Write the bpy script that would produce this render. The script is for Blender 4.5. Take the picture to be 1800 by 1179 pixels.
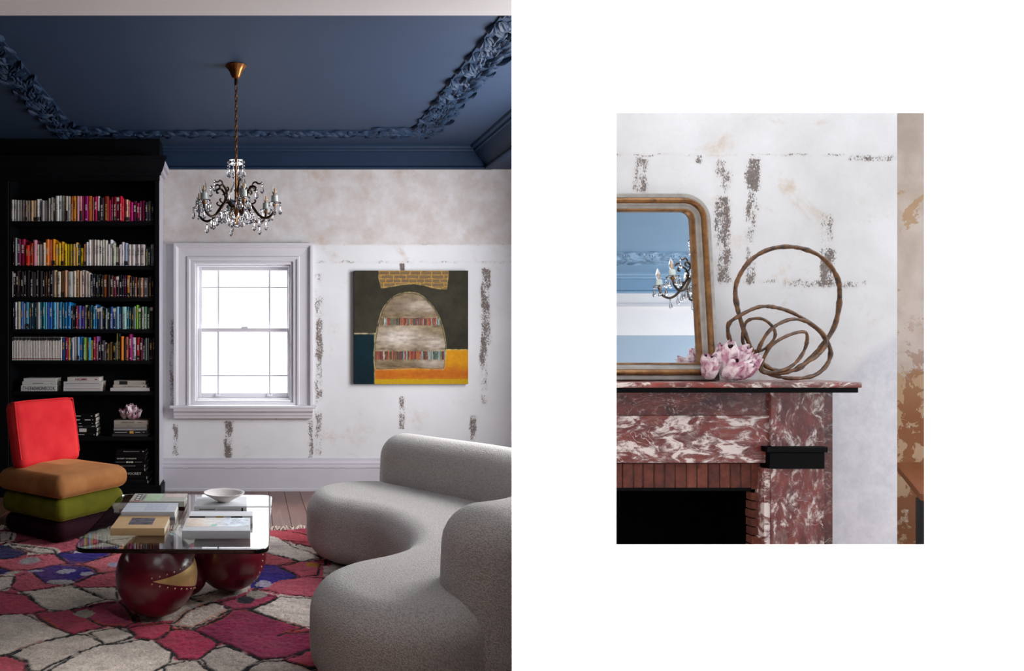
import bpy, bmesh, math, random
import numpy as np
from mathutils import Vector, Matrix

for o in list(bpy.data.objects):
    bpy.data.objects.remove(o, do_unlink=True)
SC = bpy.context.scene
COL = SC.collection
random.seed(7)
RNG = np.random.default_rng(7)

# ------------------------------------------------------------------ camera
FPX, CX, CY, EYE = 1312.0, 440.0, 600.0, 1.31     # focal length and horizon of the photograph
cam = bpy.data.cameras.new('camera')
cam.sensor_width = 36.0
cam.lens = FPX / 1800.0 * 36.0
cam.shift_x = (900.0 - CX) / 1800.0
cam.shift_y = (CY - 589.5) / 1800.0
cam.clip_start = 0.05
camo = bpy.data.objects.new('camera', cam)
camo.location = (0, 0, EYE)
camo.rotation_euler = (math.pi / 2, 0, 0)
COL.objects.link(camo)
SC.camera = camo

# ------------------------------------------------------------------ world, lights, exposure
world = bpy.data.worlds.new('overcast_sky')
SC.world = world
world.use_nodes = True
wbg = world.node_tree.nodes['Background']
wbg.inputs[0].default_value = (0.93, 0.96, 1.0, 1)
wbg.inputs[1].default_value = 3.2


def area(name, loc, rot, sx, sy, power, color=(1, 1, 1), spread=math.pi):
    l = bpy.data.lights.new(name, 'AREA')
    l.shape = 'RECTANGLE'
    l.size, l.size_y = sx, sy
    l.energy = power
    l.color = color
    l.spread = spread
    o = bpy.data.objects.new(name, l)
    o.location = loc
    o.rotation_euler = rot
    COL.objects.link(o)
    return o


# daylight outside the sash window (shines into the room along -Y)
area('daylight_sash_window', (-0.05, 7.9, 3.05), Vector((0.0, -3.6, -2.3)).to_track_quat('-Z', 'Y').to_euler(), 2.4, 1.3, 420, (0.93, 0.96, 1.0))
# daylight through the tall side window in the right-hand wall (shines along -X)
area('daylight_side_window', (2.42, 4.55, 1.75), (0, math.pi / 2, 0), 1.7, 1.75, 116, (0.96, 0.97, 1.0))
# added unseen light that whitens the partition
area('partition_fill_light', (1.03, 0.70, 2.95), (math.radians(20), 0, 0), 0.52, 0.25, 150, (1, 1, 1), math.radians(70))

vs = SC.view_settings
vs.view_transform = 'Standard'
vs.look = 'None'
vs.exposure = 0.0
vs.gamma = 1.0
vs.use_curve_mapping = False


# ------------------------------------------------------------------ helpers
def P(px, py, Y):
    """point at depth Y that the photograph shows at pixel (px, py)"""
    return Vector(((px - CX) / FPX * Y, Y, EYE - (py - CY) / FPX * Y))


def PX(px, Y):
    return (px - CX) / FPX * Y


def PZ(py, Y):
    return EYE - (py - CY) / FPX * Y


def on_plane(px, py, z):
    Y = FPX * (EYE - z) / (py - CY)
    return ((px - CX) / FPX * Y, Y)


def lin(c):
    return tuple((v / 12.92 if v <= 0.04045 else ((v + 0.055) / 1.055) ** 2.4) for v in c)


def hexc(h):
    h = h.lstrip('#')
    return lin(tuple(int(h[i:i + 2], 16) / 255.0 for i in (0, 2, 4)))


def hex4(h):
    return hexc(h) + (1.0,)


class MB:
    def __init__(self):
        self.v, self.f = [], []

    def add(self, vs_, fs_):
        n = len(self.v)
        self.v.extend([tuple(p) for p in vs_])
        self.f.extend([tuple(i + n for i in f) for f in fs_])
        return self

    def box(self, x0, x1, y0, y1, z0, z1):
        x0, x1 = min(x0, x1), max(x0, x1)
        y0, y1 = min(y0, y1), max(y0, y1)
        z0, z1 = min(z0, z1), max(z0, z1)
        v = [(x0, y0, z0), (x1, y0, z0), (x1, y1, z0), (x0, y1, z0), (x0, y0, z1), (x1, y0, z1), (x1, y1, z1), (x0, y1, z1)]
        f = [(0, 3, 2, 1), (4, 5, 6, 7), (0, 1, 5, 4), (1, 2, 6, 5), (2, 3, 7, 6), (3, 0, 4, 7)]
        return self.add(v, f)

    def hexa(self, v):
        return self.add(v, [(0, 3, 2, 1), (4, 5, 6, 7), (0, 1, 5, 4), (1, 2, 6, 5), (2, 3, 7, 6), (3, 0, 4, 7)])

    def frame(self, x0, x1, z0, z1, w, y0, y1, wb=None, wt=None):
        wb = w if wb is None else wb
        wt = w if wt is None else wt
        self.box(x0, x0 + w, y0, y1, z0, z1)
        self.box(x1 - w, x1, y0, y1, z0, z1)
        if wt:
            self.box(x0 + w, x1 - w, y0, y1, z1 - wt, z1)
        if wb:
            self.box(x0 + w, x1 - w, y0, y1, z0, z0 + wb)
        return self

    def prism(self, pts, fn, a, b):
        """polygon pts (2-D) swept from a to b; fn(p, q, t) -> xyz"""
        n = len(pts)
        v = [fn(p, q, a) for p, q in pts] + [fn(p, q, b) for p, q in pts]
        f = [tuple(range(n))[::-1], tuple(range(n, 2 * n))]
        f += [(i, (i + 1) % n, n + (i + 1) % n, n + i) for i in range(n)]
        return self.add(v, f)

    def lathe(self, prof, n=16, c=(0, 0, 0), sx=1, sy=1):
        v, f = [], []
        for r, z in prof:
            for k in range(n):
                a = 2 * math.pi * k / n
                v.append((c[0] + r * math.cos(a) * sx, c[1] + r * math.sin(a) * sy, c[2] + z))
        m = len(prof)
        for i in range(m - 1):
            for k in range(n):
                k2 = (k + 1) % n
                f.append((i * n + k, i * n + k2, (i + 1) * n + k2, (i + 1) * n + k))
        f.append(tuple(range(n))[::-1])
        f.append(tuple((m - 1) * n + k for k in range(n)))
        return self.add(v, f)

    def tube(self, path, rad, n=8, closed=False):
        pts = [Vector(p) for p in path]
        m = len(pts)
        rads = rad if isinstance(rad, (list, tuple)) else [rad] * m
        up = Vector((0.12, 0.31, 0.94)).normalized()
        v, f = [], []
        prev = None
        for i in range(m):
            if closed:
                t = pts[(i + 1) % m] - pts[i - 1]
            else:
                t = pts[min(i + 1, m - 1)] - pts[max(i - 1, 0)]
            t.normalize()
            if prev is None:
                a = t.cross(up)
                if a.length < 1e-3:
                    a = t.cross(Vector((1, 0, 0)))
            else:
                a = prev - t * prev.dot(t)
            a.normalize()
            prev = a
            b = t.cross(a)
            for k in range(n):
                w = 2 * math.pi * k / n
                v.append(pts[i] + (a * math.cos(w) + b * math.sin(w)) * rads[i])
        for i in range(m if closed else m - 1):
            j = (i + 1) % m
            for k in range(n):
                k2 = (k + 1) % n
                f.append((i * n + k, j * n + k, j * n + k2, i * n + k2))
        if not closed:
            f.append(tuple(range(n)))
            f.append(tuple((m - 1) * n + k for k in range(n))[::-1])
        return self.add(v, f)

    def ball(self, c, r, nu=16, nv=10, s=(1, 1, 1)):
        v, f = [], []
        v.append((c[0], c[1], c[2] - r * s[2]))
        for j in range(1, nv):
            e = -math.pi / 2 + math.pi * j / nv
            for k in range(nu):
                a = 2 * math.pi * k / nu
                v.append((c[0] + r * s[0] * math.cos(e) * math.cos(a), c[1] + r * s[1] * math.cos(e) * math.sin(a), c[2] + r * s[2] * math.sin(e)))
        v.append((c[0], c[1], c[2] + r * s[2]))
        for k in range(nu):
            f.append((0, 1 + (k + 1) % nu, 1 + k))
        for j in range(nv - 2):
            for k in range(nu):
                a, b = 1 + j * nu, 1 + (j + 1) * nu
                f.append((a + k, a + (k + 1) % nu, b + (k + 1) % nu, b + k))
        L = len(v) - 1
        a = 1 + (nv - 2) * nu
        for k in range(nu):
            f.append((a + k, a + (k + 1) % nu, L))
        return self.add(v, f)

    def build(self, name, mat, parent=None, bevel=0.0, seg=2, angle=35, loc=None, fix=True):
        return mesh_obj(name, self.v, self.f, mat, parent, bevel, seg, angle, loc, fix)


def mesh_obj(name, v, f, mat, parent=None, bevel=0.0, seg=2, angle=35, loc=None, fix=False):
    me = bpy.data.meshes.new(name)
    if isinstance(v, np.ndarray):
        v = v.tolist()
    if isinstance(f, np.ndarray):
        f = f.tolist()
    me.from_pydata(v, [], f)
    if bevel > 0 or fix:
        bm = bmesh.new()
        bm.from_mesh(me)
        if bevel > 0:
            bmesh.ops.bevel(bm, geom=list(bm.edges), offset=bevel, segments=seg, affect='EDGES', profile=0.5)
        bmesh.ops.recalc_face_normals(bm, faces=bm.faces)
        bm.to_mesh(me)
        bm.free()
    if angle > 0:
        me.polygons.foreach_set('use_smooth', [True] * len(me.polygons))
        if angle < 170:
            me.set_sharp_from_angle(angle=math.radians(angle))
    if mat is not None:
        me.materials.append(mat)
    me.update()
    o = bpy.data.objects.new(name, me)
    COL.objects.link(o)
    if parent is not None:
        o.parent = parent
    if loc is not None:
        o.location = loc
    return o


def tag(o, label=None, cat=None, group=None, kind=None):
    if label:
        o['label'] = label
    if cat:
        o['category'] = cat
    if group:
        o['group'] = group
    if kind:
        o['kind'] = kind
    return o


def thing(name, label, cat, loc=(0, 0, 0), rotz=0.0, group=None, kind=None):
    o = bpy.data.objects.new(name, None)
    o.empty_display_size = 0.1
    o.location = loc
    o.rotation_euler = (0, 0, rotz)
    COL.objects.link(o)
    return tag(o, label, cat, group, kind)


def struct(o, label=None):
    o['kind'] = 'structure'
    if label:
        o['label'] = label
    return o


def dup(o, parent=None):
    c = o.copy()
    COL.objects.link(c)
    c.parent = parent
    for ch in o.children:
        dup(ch, c)
    return c


def surface_nets(F, origin, h):
    """smooth quads on the zero level of a distance field (negative inside)"""
    F = F.astype(np.float64)
    nx, ny, nz = F.shape
    S = F < 0
    cs = (nx - 1, ny - 1, nz - 1)
    acc = np.zeros(cs + (3,))
    cnt = np.zeros(cs)
    cor = [(a, b, c) for a in (0, 1) for b in (0, 1) for c in (0, 1)]

    def sub(A, c):
        return A[c[0]:c[0] + cs[0], c[1]:c[1] + cs[1], c[2]:c[2] + cs[2]]
    for c in cor:
        for ax in range(3):
            if c[ax]:
                continue
            d = list(c)
            d[ax] = 1
            fa, fb = sub(F, c), sub(F, d)
            x = sub(S, c) != sub(S, d)
            den = np.where(x, fa - fb, 1.0)
            t = np.where(x, fa / den, 0)
            for k in range(3):
                acc[..., k] += np.where(x, c[k] + (t if k == ax else 0), 0)
            cnt += x
    m = cnt > 0
    idx = -np.ones(cs, int)
    idx[m] = np.arange(m.sum())
    g = np.stack(np.nonzero(m), 1)
    V = (g + acc[m] / cnt[m][:, None]) * h + np.array(origin)
    Q = []
    for ax in range(3):
        o1, o2 = [k for k in range(3) if k != ax]
        sl0 = [slice(None)] * 3
        sl1 = [slice(None)] * 3
        sl0[ax] = slice(0, -1)
        sl1[ax] = slice(1, None)
        A, B = S[tuple(sl0)], S[tuple(sl1)]
        e = np.stack(np.nonzero(A != B), 1)
        ok = (e[:, o1] > 0) & (e[:, o2] > 0) & (e[:, o1] < cs[o1]) & (e[:, o2] < cs[o2])
        e = e[ok]
        ins = A[tuple(e.T)]
        q = []
        for (da, db) in ((1, 1), (0, 1), (0, 0), (1, 0)):
            w = e.copy()
            w[:, o1] -= da
            w[:, o2] -= db
            q.append(idx[tuple(w.T)])
        q = np.stack(q, 1)
        flip = ins if ax != 1 else ~ins
        q[~flip] = q[~flip][:, ::-1]
        Q.append(q)
    return V, np.concatenate(Q)


def sdf_poly(pts, X, Y):
    pts = np.asarray(pts, float)
    d = np.full(X.shape, 1e9)
    ins = np.zeros(X.shape, bool)
    n = len(pts)
    for i in range(n):
        a, b = pts[i], pts[(i + 1) % n]
        e = b - a
        wx, wy = X - a[0], Y - a[1]
        t = np.clip((wx * e[0] + wy * e[1]) / (e @ e + 1e-12), 0, 1)
        d = np.minimum(d, (wx - e[0] * t) ** 2 + (wy - e[1] * t) ** 2)
        c = ((a[1] <= Y) & (b[1] > Y)) | ((b[1] <= Y) & (a[1] > Y))
        with np.errstate(divide='ignore', invalid='ignore'):
            xi = a[0] + (Y - a[1]) / (b[1] - a[1] if b[1] != a[1] else 1e-9) * e[0]
        ins ^= c & (X < xi)
    d = np.sqrt(d)
    return np.where(ins, -d, d)


def sdf_path(pts, X, Y):
    d = np.full(X.shape, 1e9)
    pts = np.asarray(pts, float)
    for a, b in zip(pts[:-1], pts[1:]):
        e = b - a
        wx, wy = X - a[0], Y - a[1]
        t = np.clip((wx * e[0] + wy * e[1]) / (e @ e + 1e-12), 0, 1)
        d = np.minimum(d, (wx - e[0] * t) ** 2 + (wy - e[1] * t) ** 2)
    return np.sqrt(d)


def catmull(pts, n=8, closed=True):
    pts = [np.asarray(p, float) for p in pts]
    m = len(pts)
    out = []
    for i in range(m if closed else m - 1):
        if closed:
            p0, p1, p2, p3 = pts[i - 1], pts[i], pts[(i + 1) % m], pts[(i + 2) % m]
        else:
            p0, p1, p2, p3 = pts[max(i - 1, 0)], pts[i], pts[i + 1], pts[min(i + 2, m - 1)]
        for k in range(n):
            t = k / n
            out.append(0.5 * (2 * p1 + (p2 - p0) * t + (2 * p0 - 5 * p1 + 4 * p2 - p3) * t * t + (3 * p1 - p0 - 3 * p2 + p3) * t ** 3))
    if not closed:
        out.append(pts[-1])
    return out


def vnoise(X, Y, scale, seed=0, oct_=3):
    """value noise on arrays, about 0..1"""
    r = np.random.default_rng(seed)
    T = r.random((64, 64))
    out = np.zeros_like(X)
    amp, tot = 1.0, 0.0
    for k in range(oct_):
        x, y = X * scale * 2 ** k + 11.3 * k, Y * scale * 2 ** k + 5.7 * k
        xi, yi = np.floor(x).astype(int), np.floor(y).astype(int)
        fx, fy = x - xi, y - yi
        fx, fy = fx * fx * (3 - 2 * fx), fy * fy * (3 - 2 * fy)
        g = lambda a, b: T[a % 64, b % 64]
        out += amp * ((g(xi, yi) * (1 - fx) + g(xi + 1, yi) * fx) * (1 - fy) + (g(xi, yi + 1) * (1 - fx) + g(xi + 1, yi + 1) * fx) * fy)
        tot += amp
        amp *= 0.55
    return out / tot


def paint(o, colors):
    """per-point pigment colour (linear rgb array)"""
    me = o.data
    at = me.color_attributes.new('pigment', 'FLOAT_COLOR', 'POINT')
    c = np.ones((len(me.vertices), 4), np.float32)
    c[:, :3] = colors
    at.data.foreach_set('color', c.ravel())


def text_mesh(s, name, mat, parent, x0, x1, y, zc, hmax=None, shear=0.0, face=-1, extr=0.0004, rot=None, offset=0.0):
    """flat print: string s fitted between x0 and x1, centred on height zc, on the plane y (facing -Y)"""
    cu = bpy.data.curves.new(name, 'FONT')
    cu.body = s
    cu.shear = shear
    cu.extrude = 0.0
    cu.offset = offset
    cu.resolution_u = 3
    tmp = bpy.data.objects.new('tmp', cu)
    COL.objects.link(tmp)
    bpy.context.view_layer.update()
    dg = bpy.context.evaluated_depsgraph_get()
    me = bpy.data.meshes.new_from_object(tmp.evaluated_get(dg))
    bpy.data.objects.remove(tmp, do_unlink=True)
    bpy.data.curves.remove(cu)
    n = len(me.vertices)
    co = np.empty(n * 3)
    me.vertices.foreach_get('co', co)
    co = co.reshape(-1, 3)
    mn, mx = co.min(0), co.max(0)
    sx = (x1 - x0) / (mx[0] - mn[0])
    sz = sx if hmax is None else hmax / (mx[1] - mn[1])
    out = np.empty_like(co)
    out[:, 0] = x0 + (co[:, 0] - mn[0]) * sx
    out[:, 1] = y
    out[:, 2] = zc + (co[:, 1] - (mn[1] + mx[1]) / 2) * sz
    if rot is not None:
        out = np.array([rot(p) for p in out])
    me.vertices.foreach_set('co', out.ravel())
    me.materials.clear()
    me.materials.append(mat)
    me.update()
    me.name = name
    o = bpy.data.objects.new(name, me)
    COL.objects.link(o)
    o.parent = parent
    return o


# ------------------------------------------------------------------ materials
class NT:
    def __init__(self, name):
        self.m = bpy.data.materials.new(name)
        self.m.use_nodes = True
        self.t = self.m.node_tree
        self.b = self.t.nodes['Principled BSDF']

    def n(self, typ, **kw):
        nd = self.t.nodes.new(typ)
        for k, v in kw.items():
            setattr(nd, k, v)
        return nd

    def put(self, sock, v):
        if isinstance(v, bpy.types.NodeSocket):
            self.t.links.new(v, sock)
        elif v is not None:
            if isinstance(v, tuple) and len(v) == 3 and sock.type == 'RGBA':
                v = v + (1.0,)
            sock.default_value = v

    def math(self, op, a, b=None, c=None, clamp=False):
        nd = self.n('ShaderNodeMath', operation=op, use_clamp=clamp)
        for i, v in enumerate((a, b, c)):
            if v is not None:
                self.put(nd.inputs[i], v)
        return nd.outputs[0]

    def mix(self, f, a, b, mode='MIX'):
        nd = self.n('ShaderNodeMix', data_type='RGBA', blend_type=mode)
        self.put(nd.inputs['Factor'], f)
        self.put(nd.inputs['A'] if False else nd.inputs[6], a)
        self.put(nd.inputs[7], b)
        return nd.outputs[2]

    def coord(self, which='Object'):
        if which == 'Position':
            return self.n('ShaderNodeNewGeometry').outputs['Position']
        return self.n('ShaderNodeTexCoord').outputs[which]

    def mapping(self, vec, scale=(1, 1, 1), rot=(0, 0, 0)):
        nd = self.n('ShaderNodeMapping')
        self.put(nd.inputs[0], vec)
        nd.inputs['Rotation'].default_value = rot
        nd.inputs['Scale'].default_value = scale
        return nd.outputs[0]

    def noise(self, vec, scale, detail=4, rough=0.55, dist=0.0):
        nd = self.n('ShaderNodeTexNoise')
        self.put(nd.inputs['Vector'], vec)
        nd.inputs['Scale'].default_value = scale
        nd.inputs['Detail'].default_value = detail
        nd.inputs['Roughness'].default_value = rough
        nd.inputs['Distortion'].default_value = dist
        return nd.outputs[0]

    def voro(self, vec, scale, feature='F1'):
        nd = self.n('ShaderNodeTexVoronoi', feature=feature)
        self.put(nd.inputs['Vector'], vec)
        nd.inputs['Scale'].default_value = scale
        return nd.outputs['Distance']

    def step(self, v, lo, hi):
        nd = self.n('ShaderNodeMapRange')
        self.put(nd.inputs[0], v)
        nd.inputs[1].default_value = lo
        nd.inputs[2].default_value = hi
        nd.clamp = True
        return nd.outputs[0]

    def sep(self, vec):
        nd = self.n('ShaderNodeSeparateXYZ')
        self.put(nd.inputs[0], vec)
        return nd.outputs

    def bump(self, h, strength, dist=0.01):
        nd = self.n('ShaderNodeBump')
        nd.inputs['Strength'].default_value = strength
        nd.inputs['Distance'].default_value = dist
        self.put(nd.inputs['Height'], h)
        self.put(self.b.inputs['Normal'], nd.outputs[0])

    def set(self, **kw):
        names = {'color': 'Base Color', 'rough': 'Roughness', 'metal': 'Metallic', 'coat': 'Coat Weight', 'sheen': 'Sheen Weight',
                 'spec': 'Specular IOR Level', 'trans': 'Transmission Weight', 'ior': 'IOR', 'coatr': 'Coat Roughness', 'sheenr': 'Sheen Roughness',
                 'sheent': 'Sheen Tint', 'alpha': 'Alpha'}
        for k, v in kw.items():
            self.put(self.b.inputs[names[k]], v)
        return self


def dark(c, k):
    return tuple(v * k for v in c[:3])


def simple(name, hx, rough=0.5, var=0.12, nscale=18.0, bump=0.0, bscale=60.0, bdist=0.004, coord='Object', **kw):
    t = NT(name)
    v = t.coord(coord)
    c = hexc(hx)
    n = t.noise(v, nscale)
    t.set(color=t.mix(t.step(n, 0.3, 0.7), dark(c, 1 - var), dark(c, 1 + var)), rough=rough, **kw)
    if bump:
        t.bump(t.noise(v, bscale, 5), bump, bdist)
    return t.m


def velvet(name, hx, deep):
    t = NT(name)
    v = t.coord()
    c, d = hexc(hx), hexc(deep)
    n = t.noise(v, 5, 3)
    t.set(color=t.mix(t.step(n, 0.3, 0.75), d, c), rough=0.8, sheen=1.0, sheenr=0.28, sheent=tuple(min(1.0, v * 1.5 + 0.04) for v in c), spec=0.1)
    t.bump(t.noise(v, 500, 2), 0.12, 0.002)
    return t.m


def objcolor(name, rough=0.5, scalev=6):
    t = NT(name)
    oi = t.n('ShaderNodeObjectInfo').outputs['Color']
    n = t.noise(t.coord(), scalev, 4)
    t.set(color=t.mix(t.step(n, 0.25, 0.8), t.mix(1.0, oi, (0.86, 0.86, 0.86), 'MULTIPLY'), oi), rough=rough, spec=0.22)
    return t.m


def plaster(name, rects, base, alt, upper=None, upper_z=2.15, tan=None, scale=1.0, coat=None, tanlo=0.62):
    """worn plaster: pale coats, tan blotches and flaked strips (rects: x0,x1,z0,z1,strength in metres)"""
    t = NT(name)
    pos = t.coord('Position')
    x, y, z = t.sep(pos)
    big = t.noise(pos, 1.3 * scale, 5, 0.6)
    mid = t.noise(pos, 5.5 * scale, 6, 0.65)
    col = t.mix(t.step(big, 0.35, 0.68), hexc(base), hexc(alt))
    if upper:
        up = t.math('MULTIPLY', t.step(z, upper_z - 0.008, upper_z + 0.008), t.step(mid, 0.2, 0.75))
        col = t.mix(up, col, hexc(upper))
    if tan:
        bl = t.math('MULTIPLY', t.step(t.noise(pos, 2.7 * scale, 7, 0.7, 0.6), tanlo, tanlo + 0.14), t.step(mid, 0.42, 0.66))
        col = t.mix(t.math('MULTIPLY', bl, 0.75), col, hexc(tan))
    coat_shade = None
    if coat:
        # grey coat with mantel shade put into its colour, below a slanting edge
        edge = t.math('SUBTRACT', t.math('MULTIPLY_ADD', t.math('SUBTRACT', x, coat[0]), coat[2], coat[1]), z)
        coat_shade = t.math('MULTIPLY', t.step(t.math('ADD', edge, t.math('MULTIPLY', t.math('SUBTRACT', mid, 0.5), 0.10)), -0.01, 0.03), t.step(x, coat[0] - 0.01, coat[0] + 0.01))
        col = t.mix(coat_shade, col, t.mix(t.step(t.noise(pos, 22, 6, 0.7), 0.35, 0.65), hexc(coat[3]), hexc('d2d1d6')))
    # horizontal / vertical trowel lines, very faint
    wob = t.math('MULTIPLY', t.math('SUBTRACT', t.noise(pos, 9 * scale, 3), 0.5), 0.05 / scale)
    xw, zw = t.math('ADD', x, wob), t.math('ADD', z, wob)
    M = None
    for (x0, x1, z0, z1, s) in rects:
        soft = 0.35 * min(x1 - x0, z1 - z0) + 0.004
        mx = t.math('MULTIPLY_ADD', t.math('ABSOLUTE', t.math('SUBTRACT', xw, (x0 + x1) / 2)), -1.0 / soft, (x1 - x0) / 2 / soft + 0.5, True)
        mz = t.math('MULTIPLY_ADD', t.math('ABSOLUTE', t.math('SUBTRACT', zw, (z0 + z1) / 2)), -1.0 / soft, (z1 - z0) / 2 / soft + 0.5, True)
        k = t.math('MULTIPLY', t.math('MULTIPLY', mx, mz), s)
        M = k if M is None else t.math('MAXIMUM', M, k)
    h = mid
    if M is not None:
        fine = t.noise(t.mapping(pos, (1.0, 1.0, 0.6)), 120 * scale, 8, 0.8)
        patch = t.noise(t.mapping(pos, (1.0, 1.0, 0.55)), 13 * scale, 5, 0.65)
        nn = t.math('ADD', t.math('MULTIPLY', t.math('SUBTRACT', fine, 0.5), 3.4), t.math('MULTIPLY', t.math('SUBTRACT', patch, 0.5), 2.6))
        pk = t.math('MULTIPLY_ADD', t.math('ADD', t.math('ADD', M, nn), -0.95), 7.0, 0.0, True)
        pk = t.math('MULTIPLY', pk, t.step(M, 0.02, 0.2))
        pc = t.mix(t.step(t.noise(pos, 70 * scale, 4), 0.4, 0.6), hexc('130f10'), hexc('54423f'))
        col = t.mix(t.math('MULTIPLY', pk, 0.92), col, pc)
        halo = t.math('MULTIPLY', t.step(M, 0.1, 0.8), t.math('MULTIPLY', t.step(patch, 0.35, 0.6), 0.22))
        col = t.mix(halo, col, hexc('b9a99d'))
        h = t.math('SUBTRACT', mid, pk)
    t.set(color=col, rough=0.78, spec=0.25)
    t.bump(h, 0.25, 0.006)
    return t.m


def marble(name, base, deep, vein, scale=1.0, amount=0.5, stretch=(1, 1, 1), rot=(0, 0, 0)):
    """breccia marble: red-brown ground, grey clouds, white streaked patches and a few long veins"""
    t = NT(name)
    pos = t.mapping(t.coord('Position'), stretch, rot)
    ground = t.noise(pos, 15 * scale, 9, 0.66, 0.8)
    cloud = t.noise(pos, 24 * scale, 11, 0.66, 1.1)
    fine = t.noise(pos, 75 * scale, 8, 0.7, 0.5)
    col = t.mix(t.step(ground, 0.38, 0.62), hexc(deep), hexc(base))
    col = t.mix(t.math('MULTIPLY', t.step(t.noise(pos, 30 * scale, 7, 0.65, 0.9), 0.53, 0.66), 0.65), col, hexc('7c6a66'))
    th = 0.665 - 0.16 * amount
    w = t.math('ADD', cloud, t.math('MULTIPLY', t.math('SUBTRACT', fine, 0.5), 0.22))
    col = t.mix(t.math('MULTIPLY', t.step(w, th - 0.07, th + 0.02), 0.40), col, hexc('9a8884'))
    patch = t.step(w, th, th + 0.07)
    line = t.math('SUBTRACT', 1.0, t.step(t.math('ABSOLUTE', t.math('SUBTRACT', t.noise(pos, 17 * scale, 8, 0.6, 1.6), 0.5)), 0.002, 0.011))
    vein2 = t.math('SUBTRACT', 1.0, t.step(t.math('ABSOLUTE', t.math('SUBTRACT', t.noise(pos, 5 * scale, 4, 0.55, 0.8), 0.5)), 0.0008, 0.0030))
    v = t.math('MAXIMUM', patch, t.math('MULTIPLY', t.math('MULTIPLY', line, 0.8), t.step(cloud, 0.47, 0.56)))
    v = t.math('MAXIMUM', v, t.math('MULTIPLY', vein2, t.step(fine, 0.35, 0.6)))
    col = t.mix(t.math('MULTIPLY', v, 0.92), col, hexc(vein))
    t.set(color=col, rough=0.34, spec=0.4)
    return t.m


def pigment(name, rough=0.8, bump=0.3, bscale=300, bdist=0.003, sheen=0.0, spec=0.3, mult=0.2):
    t = NT(name)
    a = t.n('ShaderNodeAttribute', attribute_name='pigment').outputs['Color']
    n = t.noise(t.coord(), bscale * 0.6, 3)
    t.set(color=t.mix(t.step(n, 0.3, 0.7), t.mix(1.0, a, (1 - mult,) * 3, 'MULTIPLY'), a), rough=rough, sheen=sheen, spec=spec)
    t.bump(t.noise(t.coord(), bscale, 4), bump, bdist)
    return t.m


def pane_glass(name, rough=0.0, tint=(1, 1, 1), gloss=0.08):
    t = NT(name)
    t.t.nodes.remove(t.b)
    tr = t.n('ShaderNodeBsdfTransparent')
    tr.inputs[0].default_value = tint + (1,)
    gl = t.n('ShaderNodeBsdfGlossy')
    gl.inputs['Roughness'].default_value = 0.02
    ms = t.n('ShaderNodeMixShader')
    nz = t.noise(t.coord(), 3, 2)
    t.put(ms.inputs[0], t.math('MULTIPLY', t.step(nz, 0.0, 0.5), gloss))
    t.t.links.new(tr.outputs[0], ms.inputs[1])
    t.t.links.new(gl.outputs[0], ms.inputs[2])
    out = [n for n in t.t.nodes if n.type == 'OUTPUT_MATERIAL'][0]
    t.t.links.new(ms.outputs[0], out.inputs[0])
    return t.m


M = {}
M['white_paint'] = simple('white_gloss_paint', 'cfcdd2', 0.38, 0.03, 5, coord='Position')
M['trim_paint'] = simple('trim_paint', 'c3c0c8', 0.4, 0.03, 5, coord='Position')
M['page_white'] = simple('blank_page_white', 'f6f6f6', 0.9, 0.01, 3, coord='Position', spec=0.0)
M['beam_white'] = simple('beam_paint', 'e8e4e3', 0.7, 0.03, 2, coord='Position')
M['blue_ceiling'] = simple('deep_blue_ceiling_paint', '283850', 0.62, 0.06, 1.5, coord='Position', bump=0.05, bscale=4, spec=0.3)
M['blue_cornice'] = simple('deep_blue_cornice_paint', '1a2e47', 0.6, 0.06, 2.5, coord='Position', spec=0.25)
M['case_black'] = simple('blue_black_paint', '030509', 0.55, 0.1, 4, coord='Position', spec=0.2)
M['end_panel'] = simple('pale_end_panel', 'b4b1ba', 0.45, 0.03, 4, coord='Position')  # paler than the rest of the bookcase
M['book'] = objcolor('book_cover', 0.5)
M['paper'] = simple('paper_pages', 'cfc8ba', 0.9, 0.1, 120)
M['ink_light'] = simple('pale_spine_print', 'd9d5cc', 0.6, 0.05)
M['ink_dark'] = simple('dark_spine_print', '1b181c', 0.6, 0.05)
M['ink_grey'] = simple('faint_spine_print', '908a86', 0.6, 0.05)
M['ink_red'] = simple('red_spine_print', '8c2030', 0.6, 0.05)
M['ink_gold'] = simple('gold_spine_print', 'c49a48', 0.5, 0.05)
M['brass'] = simple('antique_brass', '8a5a30', 0.32, 0.3, 60, metal=0.9)
M['dark_bronze'] = simple('dark_bronze', '3a2a1c', 0.36, 0.4, 40, metal=0.7)
M['sleeve'] = simple('pale_candle_sleeve', 'b9c2bd', 0.5, 0.05)
M['filament'] = simple('amber_filament', 'd9a860', 0.5, 0.1)
t = NT('clear_crystal'); t.set(color=(0.98, 0.98, 1.0), rough=0.0, trans=1.0, ior=1.55)
t.put(t.b.inputs['Base Color'], t.mix(t.noise(t.coord(), 30), (1.0, 1.0, 1.0), (0.96, 0.97, 0.99))); M['crystal'] = t.m
t = NT('clear_bulb_glass'); t.set(rough=0.02, trans=0.92, ior=1.2); t.put(t.b.inputs['Base Color'], t.mix(t.noise(t.coord(), 20), (1, 1, 1), (0.94, 0.95, 0.96))); M['bulb'] = t.m
M['pane'] = pane_glass('window_pane_glass')
t = NT('tinted_table_glass'); t.set(rough=0.0, trans=1.0, ior=1.5); t.put(t.b.inputs['Base Color'], t.mix(t.noise(t.coord(), 2), (0.80, 0.93, 0.89), (0.84, 0.95, 0.92))); t.b.inputs['Specular IOR Level'].default_value = 0.9; M['table_glass'] = t.m
M['lacquer'] = simple('oxblood_lacquer', '5c0a1c', 0.30, 0.1, 3, coat=0.35, coatr=0.12)
M['gold'] = simple('brushed_gold', 'dcb87a', 0.36, 0.1, 40, metal=0.6)
M['stud'] = simple('polished_stud', 'd8c0a0', 0.2, 0.05, metal=0.9)
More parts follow.
